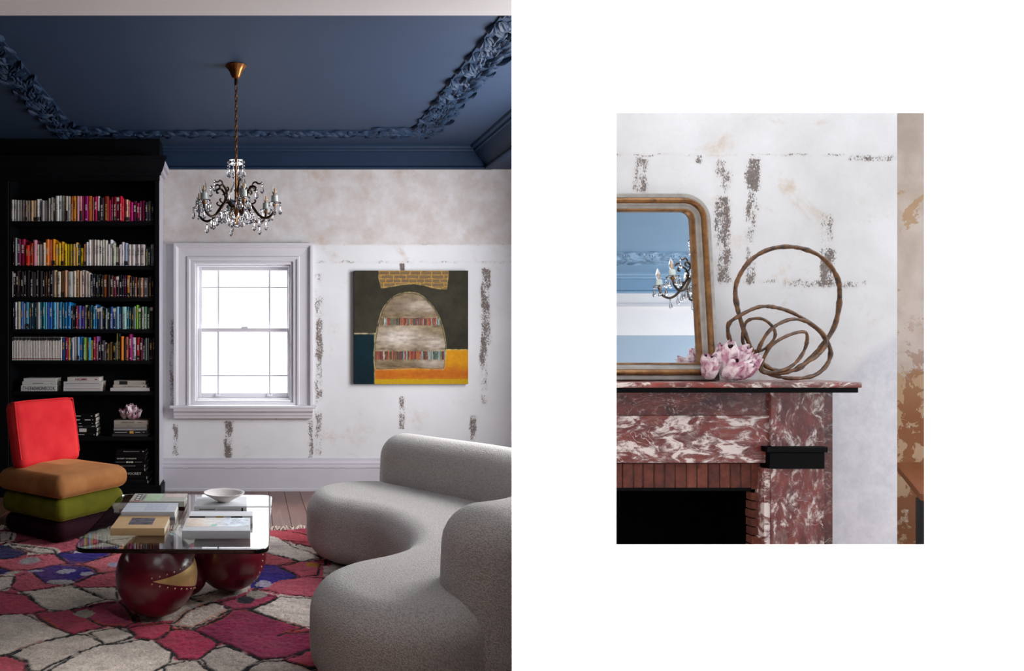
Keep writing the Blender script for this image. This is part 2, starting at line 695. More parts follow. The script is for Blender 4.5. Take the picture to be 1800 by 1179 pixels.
M['bowl'] = simple('pale_stone_bowl', 'd9d2cd', 0.55, 0.06, 25, bump=0.05)
M['velvet_red'] = velvet('red_velvet', 'ee3e40', 'd4222e')
M['velvet_tan'] = velvet('caramel_velvet', 'b27c4c', '945f36')
M['velvet_green'] = velvet('olive_velvet', '6e6c1c', '525212')
M['velvet_dark'] = velvet('aubergine_velvet', '2a0d18', '1a0810')
t = NT('boucle_wool'); v = t.coord()
vo = t.voro(v, 165); nz = t.noise(v, 240, 3, 0.6); big = t.noise(v, 2.5, 2)
hh = t.math('ADD', t.math('MULTIPLY', vo, -0.8), nz)
t.set(color=t.mix(t.step(t.math('ADD', vo, t.math('MULTIPLY', t.math('SUBTRACT', nz, 0.5), 0.8)), 0.1, 0.75), hexc('d0cbc6'), hexc('aaa49f')), rough=0.95, sheen=0.3, spec=0.1)
t.bump(hh, 0.6, 0.006); M['boucle'] = t.m
M['rug'] = pigment('knotted_rug_pile', 0.95, 0.7, 210, 0.01, 0.1, 0.05, 0.45)
M['fringe'] = simple('rug_fringe_wool', 'c9b3a4', 0.95, 0.25, 60)
M['canvas_paint'] = pigment('oil_on_canvas', 0.7, 0.25, 90, 0.002, 0, 0.12, 0.15)
M['canvas_edge'] = simple('canvas_edge', '2e2c28', 0.8, 0.2, 40)
t = NT('oiled_floorboard'); v = t.coord('Position'); n = t.noise(t.mapping(v, (14, 1.2, 1)), 3, 6, 0.65)
oi = t.n('ShaderNodeObjectInfo').outputs['Random']
t.set(color=t.mix(t.step(n, 0.3, 0.7), t.mix(oi, hexc('4a2f28'), hexc('5c3b30')), t.mix(oi, hexc('6b4639'), hexc('7a5443'))), rough=t.math('MULTIPLY_ADD', n, 0.2, 0.22)); t.bump(n, 0.08, 0.003); M['board'] = t.m
M['barnacle'] = None
t = NT('pink_barnacle_shell'); v = t.coord(); n = t.noise(v, 26, 5, 0.6, 0.8); st = t.noise(t.mapping(v, (1, 1, 0.2)), 160, 3)
t.set(color=t.mix(t.step(n, 0.42, 0.6), hexc('e6d9dc'), t.mix(t.step(st, 0.4, 0.6), hexc('b9849a'), hexc('8a4a62'))), rough=0.7); t.bump(st, 0.5, 0.004); M['barnacle'] = t.m
M['barnacle_in'] = simple('barnacle_hollow', '3a1424', 0.8, 0.3, 60)
t = NT('twisted_vine_bark'); v = t.coord(); n = t.noise(v, 55, 5, 0.65)
t.set(color=t.mix(t.step(n, 0.35, 0.68), hexc('22140c'), hexc('7c5028')), rough=0.45); t.bump(n, 0.5, 0.004); M['vine'] = t.m
t = NT('worn_gilt'); v = t.coord('Position'); n = t.noise(v, 38, 6, 0.7); n2 = t.noise(v, 9, 4, 0.6)
t.set(color=t.mix(t.step(n, 0.52, 0.74), t.mix(t.step(n2, 0.38, 0.62), hexc('5e3a1e'), hexc('966c40')), hexc('2e1a0e')), metal=0.55, rough=0.38); M['gilt'] = t.m
M['grey_gesso'] = simple('grey_gesso', '9a958f', 0.5, 0.2, 30, coord='Position')
M['mirror'] = None
t = NT('mirror_silver'); t.set(metal=1.0, rough=0.01); t.put(t.b.inputs['Base Color'], t.mix(t.noise(t.coord(), 3), (0.90, 0.92, 0.94), (0.93, 0.94, 0.95))); M['mirror'] = t.m
M['slate'] = simple('black_slate', '020203', 0.55, 0.25, 20, coord='Position', spec=0.08)
M['soot'] = simple('sooty_firebox', '020202', 0.9, 0.4, 12, coord='Position', spec=0.02)
t = NT('old_red_brick'); v = t.coord('Position'); n = t.noise(v, 28, 6, 0.7); oi = t.n('ShaderNodeObjectInfo').outputs['Random']
t.set(color=t.mix(t.step(n, 0.35, 0.68), t.mix(oi, hexc('3c1a14'), hexc('55261c')), t.mix(oi, hexc('5e2c20'), hexc('763e2c'))), rough=0.85); t.bump(n, 0.5, 0.006); M['brick'] = t.m
M['mortar'] = simple('sooty_mortar', '3c2c28', 0.95, 0.3, 60, coord='Position')
M['mortar_pale'] = simple('pale_mortar', '9a8078', 0.95, 0.3, 60, coord='Position')
M['marble_a'] = marble('red_marble_frieze', '7e3c34', '562826', 'dcd2ce', 1.0, 0.95, (0.5, 1, 1.1), (0, 0.22, 0))
M['marble_b'] = marble('shaded_red_marble_band', '6a3630', '3c2426', 'b8aaa4', 1.1, 0.15, (0.7, 1, 1))  # plainer marble, shade under the shelf and beside the pilaster put into its colour
M['marble_c'] = marble('red_marble_pilaster', '7c3e38', '532a2a', 'd4c8c4', 1.1, 0.72, (1, 1, 0.6), (0, -0.3, 0))
M['marble_shelf'] = marble('red_marble_shelf', '8a3a30', '55302c', 'ddd2cc', 1.2, 0.8, (0.5, 1, 1))
M['table_wood'] = simple('orange_brown_table_top', '7c4222', 0.35, 0.15, 10, coord='Position')
M['iron'] = simple('black_painted_iron', '121214', 0.4, 0.2, 30, coord='Position')
M['bolt'] = simple('grey_bolt_steel', '6c6c70', 0.35, 0.1, metal=0.8)
M['print_photo'] = simple('printed_cover_photo', '55505c', 0.5, 0.95, 9, bump=0.0)

# ------------------------------------------------------------------ structure: the living room
YB = 6.56                      # back wall
ZC = 3.02                      # blue ceiling
ZW = 2.82                      # top of the plastered wall
XL, XR = -2.27, 2.45


def R(Y, a, b, c, d, s):
    return (PX(a, Y), PX(b, Y), PZ(d, Y), PZ(c, Y), s)


back_marks = [R(YB, *q) for q in [
    (553, 568, 478, 800, 0.95), (844, 864, 470, 610, 1.12), (843, 858, 600, 712, 0.90), (702, 712, 462, 478, 1.45), (700, 712, 694, 755, 1.12),
    (393, 410, 738, 806, 1.12), (540, 551, 738, 806, 1.12), (303, 314, 742, 802, 0.98), (825, 838, 728, 775, 0.95),
    (298, 307, 560, 712, 0.9), (555, 905, 458, 463, 0.62), (286, 306, 458, 463, 0.62), (556, 905, 428, 432, 0.45), (286, 675, 804, 808, 0.40), (440, 560, 736, 740, 0.5)]]
M['plaster_back'] = plaster('worn_plaster_back', back_marks, 'dedfe2', 'd2d3d5', 'b9aca5', PZ(430, YB), 'b89c84', 1.0, tanlo=0.56)
M['plaster_plain'] = plaster('worn_plaster_plain', [], 'd6d2d0', 'c8c2be', None, 2.1, 'b9a48c', 1.0)

# back wall with the window opening
wx0, wx1, wz0, wz1 = PX(334, YB), PX(521, YB), PZ(714, YB), PZ(454, YB)
m = MB()
m.box(XL, wx0, YB, YB + 0.2, -0.12, 3.1)
m.box(wx1, XR + 0.1, YB, YB + 0.2, -0.12, 3.1)
m.box(wx0, wx1, YB, YB + 0.2, -0.12, wz0)
m.box(wx0, wx1, YB, YB + 0.2, wz1, 3.1)
struct(m.build('wall_back', M['plaster_back'], fix=False, angle=0), 'worn white plaster wall with flaked dark strips behind the window')

m = MB().box(XL - 0.12, XL, -1.42, YB + 0.2, -0.12, 3.1)
struct(m.build('wall_left', M['case_black'], fix=False, angle=0), 'dark painted wall at the left of the room')
# right wall with the side window opening, then the wall that steps around the chimney breast
m = MB()
m.box(XR, XR + 0.12, 3.02, 3.65, 0, 3.1).box(XR, XR + 0.12, 5.45, YB, 0, 3.1).box(XR, XR + 0.12, 3.65, 5.45, 0, 0.85).box(XR, XR + 0.12, 3.65, 5.45, 2.65, 3.1)
struct(m.build('wall_right', M['plaster_plain'], fix=False, angle=0), 'plaster wall at the right of the room')
m = MB()
m.prism([(0.62, 1.50), (1.03, 2.43), (1.03, 2.62), (1.06, 2.62), (1.06, 2.43), (0.66, 1.50)], lambda p, q, s: (p, q, s), 0, 3.1)  # unseen wall, added mostly to isolate the light of each room
struct(MB().box(1.06, 2.10, 2.60, 2.62, 0, 3.1).build('wall_behind_chimney', M['plaster_plain'], fix=False, angle=0), 'plaster wall behind the chimney breast')
struct(MB().prism([(2.10, 2.62), (2.40, 3.02), (XR + 0.12, 3.02), (2.15, 2.60), (2.10, 2.60)], lambda p, q, s: (p, q, s), 0, 3.1).build('wall_return', M['plaster_plain'], angle=0), 'short slanting plaster wall beside the chimney breast')
struct(m.build('wall_light_divider', M['plaster_plain'], angle=0), 'unseen slanting wall added mostly to keep the light of two rooms apart')

# floor
m = MB().box(XL, XR + 0.1, -1.3, YB, -0.12, -0.025)
struct(m.build('floor', M['board'], fix=False, angle=0), 'dark oiled wooden floor')
floor_o = bpy.data.objects['floor']
pw = 0.135
npl = int((XR - XL) / pw) + 1
pm = None
for i in range(npl):
    x = XL + i * pw
    if pm is None:
        pm = MB().box(0.0015, pw - 0.0015, 0, YB - 1.55, -0.022, 0).build('plank', M['board'], floor_o, bevel=0.0015, seg=1)
        o = pm
    else:
        o = pm.copy(); COL.objects.link(o); o.parent = floor_o
    o.location = (x, 1.55, 0)
    if x + pw > XR:
        o.scale = ((XR - x) / pw, 1, 1)

# baseboard along the back wall
prof = [(0, 0), (0.034, 0), (0.034, 0.02), (0.026, 0.024), (0.026, 0.20), (0.030, 0.205), (0.030, 0.218), (0.020, 0.225), (0.022, 0.245), (0.012, 0.262), (0.010, 0.285), (0, 0.288)]
m = MB().prism(prof, lambda p, q, s: (s, YB - p, q), -0.77, XR)
struct(m.build('baseboard_back', M['trim_paint'], angle=20), 'tall pale grey moulded baseboard under the window')
m = MB().prism(prof, lambda p, q, s: (XR - p, s, q), 3.03, YB)
struct(m.build('baseboard_right', M['trim_paint'], angle=20), 'pale moulded baseboard on the right wall')

# sash window
win = thing('window_1', 'white painted double-hung sash window with small margin panes', None, (PX(427, YB), YB, wz0), 0, None, 'structure')
wc = Vector(win.location)


def W(m_, name, mat, bevel=0.0, angle=30):
    m_.v = [(p[0] - wc.x, p[1] - wc.y, p[2] - wc.z) for p in m_.v]
    return m_.build(name, mat, win, bevel=bevel, seg=1, angle=angle)


Yc = YB - 0.03
ox0, ox1, oz1 = PX(306, Yc), PX(549, Yc), PZ(428, Yc)
iz0 = PZ(712, Yc)
ix0, ix1, iz1 = PX(335, Yc), PX(520, Yc), PZ(455, Yc)
cw = ix0 - ox0
cp = [(0, 0), (0, 0.062), (0.020, 0.062), (0.026, 0.05), (0.034, 0.046), (0.040, 0.036), (cw - 0.035, 0.030), (cw - 0.028, 0.042), (cw - 0.012, 0.042), (cw, 0.030), (cw, 0)]
# casing boards, mitred at the top corners
W(MB().add(*(lambda n: ([(ox0 + p, YB - q, iz0) for p, q in cp] + [(ox0 + p, YB - q, oz1 - p) for p, q in cp], [tuple(range(n))[::-1], tuple(range(n, 2 * n))] + [(i, (i + 1) % n, n + (i + 1) % n, n + i) for i in range(n)]))(len(cp))), 'casing_board', M['white_paint'])
W(MB().add(*(lambda n: ([(ox1 - p, YB - q, iz0) for p, q in cp] + [(ox1 - p, YB - q, oz1 - p) for p, q in cp], [tuple(range(n))[::-1], tuple(range(n, 2 * n))] + [(i, (i + 1) % n, n + (i + 1) % n, n + i) for i in range(n)]))(len(cp))), 'casing_board', M['white_paint'])
W(MB().add(*(lambda n: ([(ox0 + p, YB - q, oz1 - p) for p, q in cp] + [(ox1 - p, YB - q, oz1 - p) for p, q in cp], [tuple(range(n))[::-1], tuple(range(n, 2 * n))] + [(i, (i + 1) % n, n + (i + 1) % n, n + i) for i in range(n)]))(len(cp))), 'casing_board', M['white_paint'])
# stool and moulded apron
sp = [(0, 0), (0.11, 0), (0.115, 0.008), (0.11, 0.024), (0, 0.03)]
W(MB().prism(sp, lambda p, q, s: (s, YB + 0.02 - p, iz0 - 0.024 + q), ox0 - 0.03, ox1 + 0.02), 'sill', M['white_paint'], angle=20)
ap = [(0, 0), (0.045, 0), (0.05, 0.02), (0.058, 0.03), (0.062, 0.05), (0.085, 0.066), (0.09, 0.09), (0, 0.09)]
W(MB().prism(ap, lambda p, q, s: (s, YB - p, iz0 - 0.114 + q), ox0 + 0.0, ox1 - 0.0), 'apron', M['white_paint'], angle=20)
# jamb lining and stop bead
W(MB().frame(ix0, ix1, iz0, iz1, 0.022, YB - 0.028, YB + 0.19), 'jamb_lining', M['white_paint'])
W(MB().frame(ix0 + 0.022, ix1 - 0.022, iz0 + 0.02, iz1 - 0.022, 0.020, YB - 0.01, YB + 0.05), 'stop_bead', M['white_paint'], 0.003)
W(MB().frame(ix0 + 0.040, ix1 - 0.040, iz0 + 0.036, iz1 - 0.040, 0.016, YB + 0.05, YB + 0.12), 'parting_bead', M['white_paint'], 0.003)
Ys = YB + 0.10
gx0, gx1 = PX(355, Ys), PX(505, Ys)
gz1, gzm, gz0 = PZ(475, Ys), PZ(580, Ys), PZ(690, Ys)
sw = 0.036
# upper sash (outer) and lower sash (inner)
W(MB().frame(gx0 - sw, gx1 + sw, gzm - 0.02, gz1 + 0.045, sw, Ys + 0.035, Ys + 0.07, wb=0.03, wt=0.045), 'upper_sash', M['white_paint'], 0.004)
W(MB().frame(gx0 - sw, gx1 + sw, gz0 - 0.07, gzm + 0.02, sw, Ys - 0.005, Ys + 0.03, wb=0.07, wt=0.032), 'lower_sash', M['white_paint'], 0.004)
W(MB().box((gx0 + gx1) / 2 - 0.03, (gx0 + gx1) / 2 + 0.03, Ys - 0.012, Ys + 0.02, gzm + 0.018, gzm + 0.034), 'sash_lock', M['white_paint'], 0.004)
for px in (383, 474):
    xx = PX(px, Ys)
    W(MB().box(xx - 0.022, xx + 0.022, Ys - 0.028, Ys, gz0 - 0.03, gz0 - 0.016).box(xx - 0.018, xx - 0.010, Ys - 0.02, Ys, gz0 - 0.016, gz0 - 0.005).box(xx + 0.010, xx + 0.018, Ys - 0.02, Ys, gz0 - 0.016, gz0 - 0.005), 'sash_lift', M['white_paint'], 0.002)
vx = [gx0, PX(383.5, Ys), PX(474, Ys), gx1]
for (za, zb, zm, yy) in ((gzm + 0.01, gz1, PZ(504, Ys), Ys + 0.05), (gz0, gzm - 0.012, PZ(660, Ys), Ys + 0.012)):
    for xx in vx[1:3]:
        W(MB().box(xx - 0.0085, xx + 0.0085, yy - 0.008, yy + 0.008, za, zb), 'glazing_bar', M['white_paint'], 0.002)
    W(MB().box(gx0, gx1, yy - 0.007, yy + 0.007, zm - 0.0075, zm + 0.0075), 'glazing_bar', M['white_paint'], 0.002)
    for i in range(3):
        for (a, b) in ((za, zm), (zm, zb)):
            W(MB().box(vx[i] + (0.008 if i else 0), vx[i + 1] - (0.008 if i < 2 else 0), yy - 0.002, yy + 0.002, a + 0.007, b - 0.007), 'pane', M['pane'])

# ceiling, moulded cornice, dropped soffit at the right, ornament
ceil = struct(MB().box(XL, 1.98, 3.0, YB, ZC, ZC + 0.1).build('ceiling', M['blue_ceiling'], fix=False, angle=0), 'deep blue painted ceiling with plaster ornament')
co = [(0, 0), (0.022, 0), (0.030, 0.012), (0.022, 0.02), (0.016, 0.03), (0.016, 0.15), (0.030, 0.155), (0.034, 0.168), (0.05, 0.176), (0.055, 0.19), (0.07, 0.2), (0, 0.2)]
MB().prism(co, lambda p, q, s: (s, YB - p, ZW + q), XL, 2.12).build('cornice', M['blue_cornice'], ceil, angle=25)
co2 = [(0, 0), (-0.02, 0), (-0.035, 0.0), (-0.04, 0.012), (-0.02, 0.03), (-0.035, 0.042), (-0.10, 0.12), (-0.12, 0.15), (-0.135, 0.155), (-0.14, 0.172), (-0.165, 0.18), (-0.175, 0.2), (0, 0.2)]
MB().prism(co2, lambda p, q, s: (2.09 + p, s, ZW + q), 3.0, YB).build('cornice', M['blue_cornice'], ceil, angle=25)
MB().box(2.07, XR + 0.1, 3.0, YB, ZW + 0.002, ZC + 0.1).build('soffit', M['blue_ceiling'], ceil, fix=False, angle=0)
MB().prism([(0, 0), (0.05, 0.0), (0.05, 0.02), (0.02, 0.06), (0, 0.06)], lambda p, q, s: (XL + p * 2.6, s, ZC - 0.12 + q * 2), 3.0, YB).build('cornice', M['blue_cornice'], ceil, angle=25)


def leaf(L, Wd, hgt, curl, rng):
    """one modelled acanthus lobe, local x along, z down from the ceiling"""
    v, f = [], []
    n = 7
    for i in range(n):
        t_ = i / (n - 1)
        w = Wd * math.sin(math.pi * (0.08 + 0.92 * t_) ** 0.75) * (1.0 + 0.18 * (i % 2))
        z = -hgt * (0.35 + math.sin(math.pi * t_ * 0.9))
        yo = curl * t_ * t_
        for k, (s, dz) in enumerate(((-1, 0.75), (-0.45, 0.05), (0, 0.38), (0.45, 0.05), (1, 0.75))):
            v.append((L * t_, yo + s * w * 0.5, min(0.0, z * (1 - dz)) if k in (0, 4) else z * (1 - dz)))
        v.append((L * t_, yo + w * 0.5, 0.003))
        v.append((L * t_, yo - w * 0.5, 0.003))
    for i in range(n - 1):
        a, b = i * 7, (i + 1) * 7
        for k in range(4):
            f.append((a + k, a + k + 1, b + k + 1, b + k))
        f.append((a + 4, a + 5, b + 5, b + 4))
        f.append((a + 6, a, b, b + 6))
    return v, f


def relief(x0, x1, y0, y1, nl, along, rng, zc=ZC, size=1.0):
    """a run of overlapping modelled leaves in low relief, kept inside a band on the ceiling"""
    m_ = MB()
    zz = zc - 0.002
    m_.box(x0 + 0.01, x1 - 0.01, y0 + 0.01, y1 - 0.01, zz - 0.008, zc + 0.005)
    length = (y1 - y0) if along == 'y' else (x1 - x0)
    width = (x1 - x0) if along == 'y' else (y1 - y0)
    rows = int(length / 0.052)
    nac = max(2, int(width / 0.062))
    for i in range(rows):
        u = (i + 0.5) / rows * length
        for k in range(nac):
            off = (k + 0.5) / nac - 0.5 + 0.10 * (rng.random() - 0.5)
            L = (0.085 + 0.05 * rng.random()) * size
            v, f = leaf(L, (0.040 + 0.022 * rng.random()) * size, (0.010 + 0.009 * rng.random()) * size, (rng.random() - 0.5) * 0.06 * size, rng)
            ang = -1.5 * off * (1 + 0.5 * rng.random()) + 0.5 * (rng.random() - 0.5)
            if (i + k) % 4 == 0:
                ang += math.pi
            lim = width / 2 - 0.012
            a0 = off * width
            a1 = max(-lim, min(lim, a0 + L * math.sin(ang)))
            ang = math.asin(max(-0.95, min(0.95, (a1 - a0) / L))) if math.cos(ang) > 0 else math.pi - math.asin(max(-0.95, min(0.95, (a1 - a0) / L)))
            c_, s_ = math.cos(ang), math.sin(ang)
            for_p = [(u + p[0] * c_ - p[1] * s_, a0 + p[0] * s_ + p[1] * c_, zz - 0.0075 + p[2]) for p in v]
            if along == 'y':
                m_.add([((x0 + x1) / 2 + q, y0 + p, r_) for p, q, r_ in for_p], f)
            else:
                m_.add([(x0 + p, (y0 + y1) / 2 + q, r_) for p, q, r_ in for_p], f)
        if i % 4 == 0:
            c = ((x0 + x1) / 2 + (rng.random() - 0.5) * 0.08, y0 + u, zz - 0.012) if along == 'y' else (x0 + u, (y0 + y1) / 2, zz - 0.012)
            m_.ball(c, 0.016 * size, 8, 6)
    return m_


rr = random.Random(3)
for (a, b, c, d, nl, al, sz) in ((1.30, 1.55, 3.25, 6.15, 62, 'y', 1.15), (-1.62, -1.39, 3.25, 6.10, 60, 'y', 1.15), (-1.40, 1.30, 6.03, 6.22, 44, 'x', 0.9),
                                 (1.03, 1.45, 5.95, 6.2, 10, 'x', 1.0), (-1.55, -1.16, 5.92, 6.2, 10, 'x', 1.0)):
    o = relief(a, b, c, d, nl, al, rr, size=sz).build('leaf_ornament', M['blue_cornice'], ceil, angle=50)
    o['kind'] = 'stuff'

# white beam overhead at the room's opening, then an unseen ceiling and rear wall added to shape the light
yb = 3.0
YP, YQ = 1.40, 1.50
m = MB().box(XL, 1.35, yb - 0.18, yb, PZ(28, yb), 3.1)
struct(m.build('trim_1', M['beam_white'], bevel=0.004, seg=1), 'white painted beam across the top of the view')
m = MB().box(XL, -1.1, -1.3, yb - 0.18, 3.02, 3.1).box(-1.1, 0.5, -1.3, 0.4, 3.02, 3.1).box(-1.1, 0.5, 1.9, yb - 0.18, 3.02, 3.1).box(-1.1, -0.5, 0.4, 1.9, 3.02, 3.1).box(0.5, 2.72, -1.3, YP, 3.02, 3.1)  # extent and roof opening shaped to steer light
struct(m.build('ceiling_light_block', M['page_white'], fix=False, angle=0), 'unseen white ceiling added to block and admit light')
M['light_block_dark'] = simple('taupe_light_block', '6a6462', 0.8, 0.05, 2, coord='Position')
m = MB().box(XL, 2.6, -1.42, -1.3, -0.12, 3.1).box(2.6, 2.72, -3.08, -1.3, 0, 3.1)
struct(m.build('wall_light_block', M['light_block_dark'], fix=False, angle=0), 'unseen dark wall behind the viewer, added to hold back light')

# ------------------------------------------------------------------ structure: white partition standing in for the blank page, with its opening
YP, YQ = 1.40, 1.50
pa, pb, pc, pd = PX(1083, YP), PX(1625, YP), PZ(957, YP), PZ(198, YP)
pl, pr = PX(900, YP), 1.60
sl = 0.07


def ring(x0, x1, z0, z1, Y):
    return [(x0, Y, z0), (x1, Y, z0), (x1, Y, z1), (x0, Y, z1)]


v = ring(pl, pr, -0.025, 3.02, YP) + ring(pa, pb, pc, pd, YP) + ring(pl + 0.12, pr - 0.05, -0.025, 3.02, YQ) + ring(pa - 0.005, pb + 0.14, pc - sl, pd + sl, YQ)
f = []
for i in range(4):
    j = (i + 1) % 4
    f += [(i, j, 4 + j, 4 + i), (8 + i, 12 + i, 12 + j, 8 + j), (4 + i, 4 + j, 12 + j, 12 + i), (i, 8 + i, 8 + j, j)]
struct(mesh_obj('wall_blank_page', v, f, M['page_white'], fix=True, angle=0), 'white partition standing in for the blank page, with a tall opening onto the fireplace')

# ------------------------------------------------------------------ structure: the fireplace room
YM = 2.43
m_marks = [R(YM, *q) for q in [
    (1060, 1585, 270, 275, 0.72), (1114, 1142, 275, 340, 1.0), (1255, 1286, 278, 340, 0.82), (1254, 1286, 340, 440, 1.12), (1257, 1288, 430, 500, 1.0), (1310, 1338, 276, 372, 1.12), (1309, 1330, 365, 500, 0.98),
    (1440, 1466, 372, 440, 0.9), (1440, 1468, 430, 505, 1.12), (1370, 1525, 491, 507, 0.86), (1330, 1450, 492, 500, 0.8), (1490, 1577, 272, 285, 0.95), (1222, 1238, 270, 288, 0.95), (1260, 1320, 490, 500, 0.7)]]
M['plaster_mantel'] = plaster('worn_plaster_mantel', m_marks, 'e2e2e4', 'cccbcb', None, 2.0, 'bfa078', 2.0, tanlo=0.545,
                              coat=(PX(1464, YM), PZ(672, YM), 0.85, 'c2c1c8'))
fbx1 = PX(1322, YM - 0.01)
zl = PZ(857.5, YM - 0.01)
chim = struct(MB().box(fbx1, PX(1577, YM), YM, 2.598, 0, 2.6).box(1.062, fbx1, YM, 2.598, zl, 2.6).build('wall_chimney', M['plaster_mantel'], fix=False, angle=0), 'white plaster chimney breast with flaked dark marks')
t = NT('peeling_plaster_layers')
pos = t.coord('Position')
n1 = t.noise(pos, 3.4, 7, 0.7, 0.5); n2 = t.noise(pos, 8, 6, 0.65, 0.4); n3 = t.noise(pos, 30, 4)
x_, y_, z_ = t.sep(pos)
lowz = t.step(z_, 1.55, 0.9)
col = t.mix(t.step(t.noise(pos, 5, 4), 0.4, 0.6), hexc('c3b6ac'), hexc('b3a497'))
pk = t.step(t.math('ADD', n1, t.math('MULTIPLY', lowz, 0.16)), 0.585, 0.60)
pk2 = t.step(t.math('ADD', n2, t.math('MULTIPLY', lowz, 0.13)), 0.60, 0.615)
col = t.mix(t.math('MULTIPLY', pk, 0.85), col, hexc('ab8a66'))
col = t.mix(t.math('MULTIPLY', t.math('MULTIPLY', pk2, lowz), 0.95), col, hexc('85512f'))
t.set(color=col, rough=0.85); t.bump(t.math('SUBTRACT', n3, t.math('ADD', pk, pk2)), 0.3, 0.006)
M['peeling'] = t.m
YR = 4.0
M['bounce_floor'] = simple('pale_bounce_floor', 'b5ada4', 0.6, 0.06, 3, coord='Position')  # unseen floor kept pale to bounce light onto the far ceiling
struct(MB().box(2.5, 5.4, 3.3, YR, 2.9, 3.0).build('ceiling_recess_shade', M['beam_white'], fix=False, angle=0), 'unseen white ceiling added to darken the wall beside the chimney breast')  # unseen cover added to shade the peeling wall
struct(MB().box(XR + 0.12, 5.4, YR, YR + 0.1, 0, 2.9).build('wall_recess', M['peeling'], fix=False, angle=0), 'peeling tan and brown plaster wall beside the chimney breast')
struct(MB().box(0.62, 5.4, -3.08, YR, -0.12, -0.025).build('floor_light_bounce', M['bounce_floor'], fix=False, angle=0), 'unseen floor of the fireplace room, pale to bounce light')
# far side of the fireplace room: only seen in the mirror
YF = -3.08
struct(MB().box(5.4, 5.5, YF, YR + 0.1, 0, 0.6).box(5.4, 5.5, YF, YR + 0.1, 2.85, 3.1).box(5.4, 5.5, 1.2, YR + 0.1, 0.6, 2.85).build('wall_light_gap', M['plaster_plain'], fix=False, angle=0), 'unseen wall with a gap added to steer light at the far right')  # unseen wall, added to close off light; its gap lights the far ceiling
M['pale_blue_wall'] = simple('pale_blue_wall_paint', '9fb0bf', 0.8, 0.03, 2, coord='Position')
M['blue_far'] = simple('lit_blue_ceiling', '7fa0bc', 0.5, 0.05, 2, coord='Position')  # copy of the blue ceiling, its brighter light put into the colour
wf = struct(MB().box(2.6, 5.4, YF - 0.12, YF, 0, 3.1).build('wall_far', M['pale_blue_wall'], fix=False, angle=0), 'pale wall reflected in the mirror')
MB().box(2.72, 5.4, YF, YF + 0.02, 2.365, ZW).build('upper_panel', M['beam_white'], wf, fix=False, angle=0)
MB().box(2.72, 5.4, YF, YF + 0.05, 2.675, 2.70).build('picture_rail', M['white_paint'], wf, fix=False, angle=0)
cf = struct(MB().box(2.72, 5.4, YF, -1.12, ZC, ZC + 0.1).box(2.72, 5.4, -0.12, 0.06, ZC, ZC + 0.1).build('ceiling_far', M['blue_far'], fix=False, angle=0), 'blue ceiling reflected in the mirror')
MB().prism(co, lambda p, q, s: (s, YF + p * 2, ZW + q), 2.72, 5.4).build('cornice', M['blue_far'], cf, angle=25)
o = relief(2.9, 5.3, -2.6, -2.2, 34, 'x', rr).build('leaf_ornament', M['blue_far'], cf, angle=50)
o['kind'] = 'stuff'

# ------------------------------------------------------------------ bookcase
YBF = 6.29
SB = FPX / YBF
bx0, bx1 = PX(-16, YBF), -0.765
ib0, ib1 = PX(18, YBF), PX(271, YBF)
bc = thing('bookcase', 'tall blue-black built-in bookcase filled with books', 'bookcase', ((bx0 + bx1) / 2, YBF, 0))
bcl = Vector(bc.location)


def BCP(m_, name, mat, bevel=0.0):
    m_.v = [(p[0] - bcl.x, p[1] - bcl.y, p[2] - bcl.z) for p in m_.v]
    return m_.build(name, mat, bc, bevel=bevel, seg=1)


K = M['case_black']
BCP(MB().box(ib0 - 0.02, ib1 + 0.02, YB - 0.025, YB - 0.004, 0.0, 2.8), 'back_panel', K)
BCP(MB().box(bx0, ib0, YBF, YB - 0.004, 0, 2.8), 'side_panel', K)
BCP(MB().box(ib1, bx1 - 0.012, YBF, YB - 0.004, 0, 2.8), 'side_panel', K)
BCP(MB().box(bx1 - 0.012, bx1, YBF + 0.002, YB - 0.004, 0.06, 2.8), 'end_panel', M['end_panel'])
for (a, b) in ((bx0, ib0 - 0.012), (ib1 + 0.008, bx1 - 0.002)):
    BCP(MB().box(a, b, YBF - 0.012, YBF, 0.1, 2.66), 'stile', K, 0.002)
shelf_py = [388.6, 466.8, 522.0, 578.4, 633.0, 687.5, 767.5, 850.5]
shelf_z = [PZ(p, YBF + 0.01) for p in shelf_py]
for i, z in enumerate(shelf_z):
    BCP(MB().box(ib0, ib1, YBF + 0.008, YB - 0.025, z - 0.034, z), 'shelf', K, 0.002)
BCP(MB().box(bx0, bx1, YBF - 0.02, YBF + 0.02, PZ(318, YBF), 2.86), 'header_board', K, 0.002)
crown = [(0, 0), (0.03, 0.0), (0.035, 0.02), (0.055, 0.03), (0.09, 0.075), (0.10, 0.10), (0.12, 0.11), (0.125, 0.14), (0, 0.14)]
BCP(MB().prism(crown, lambda p, q, s: (s + (p * 0.6 if s > -1 else -p * 0), YBF - 0.02 - p, 2.70 + q), bx0, bx1), 'crown_moulding', K)
BCP(MB().box(bx1 - 0.002, bx1 + 0.055, YBF - 0.10, YB - 0.004, 2.775, 2.82).box(bx1 - 0.002, bx1 + 0.03, YBF - 0.05, YB - 0.004, 2.735, 2.775), 'crown_return', M['end_panel'], 0.004)  # pale colour carries the light falling on this return
BCP(MB().box(bx0, bx1, YBF, YB - 0.004, 2.78, ZC - 0.001), 'top_infill', K)
BCP(MB().box(bx0, bx1 + 0.018, YBF - 0.03, YB - 0.004, 0.0, 0.085).box(bx0, bx1 + 0.01, YBF - 0.02, YB - 0.004, 0.085, 0.1), 'plinth', K, 0.002)

# ------------------------------------------------------------------ books
ONES = ['zeroth', 'first', 'second', 'third', 'fourth', 'fifth', 'sixth', 'seventh', 'eighth', 'ninth', 'tenth', 'eleventh', 'twelfth', 'thirteenth', 'fourteenth', 'fifteenth', 'sixteenth', 'seventeenth', 'eighteenth', 'nineteenth']


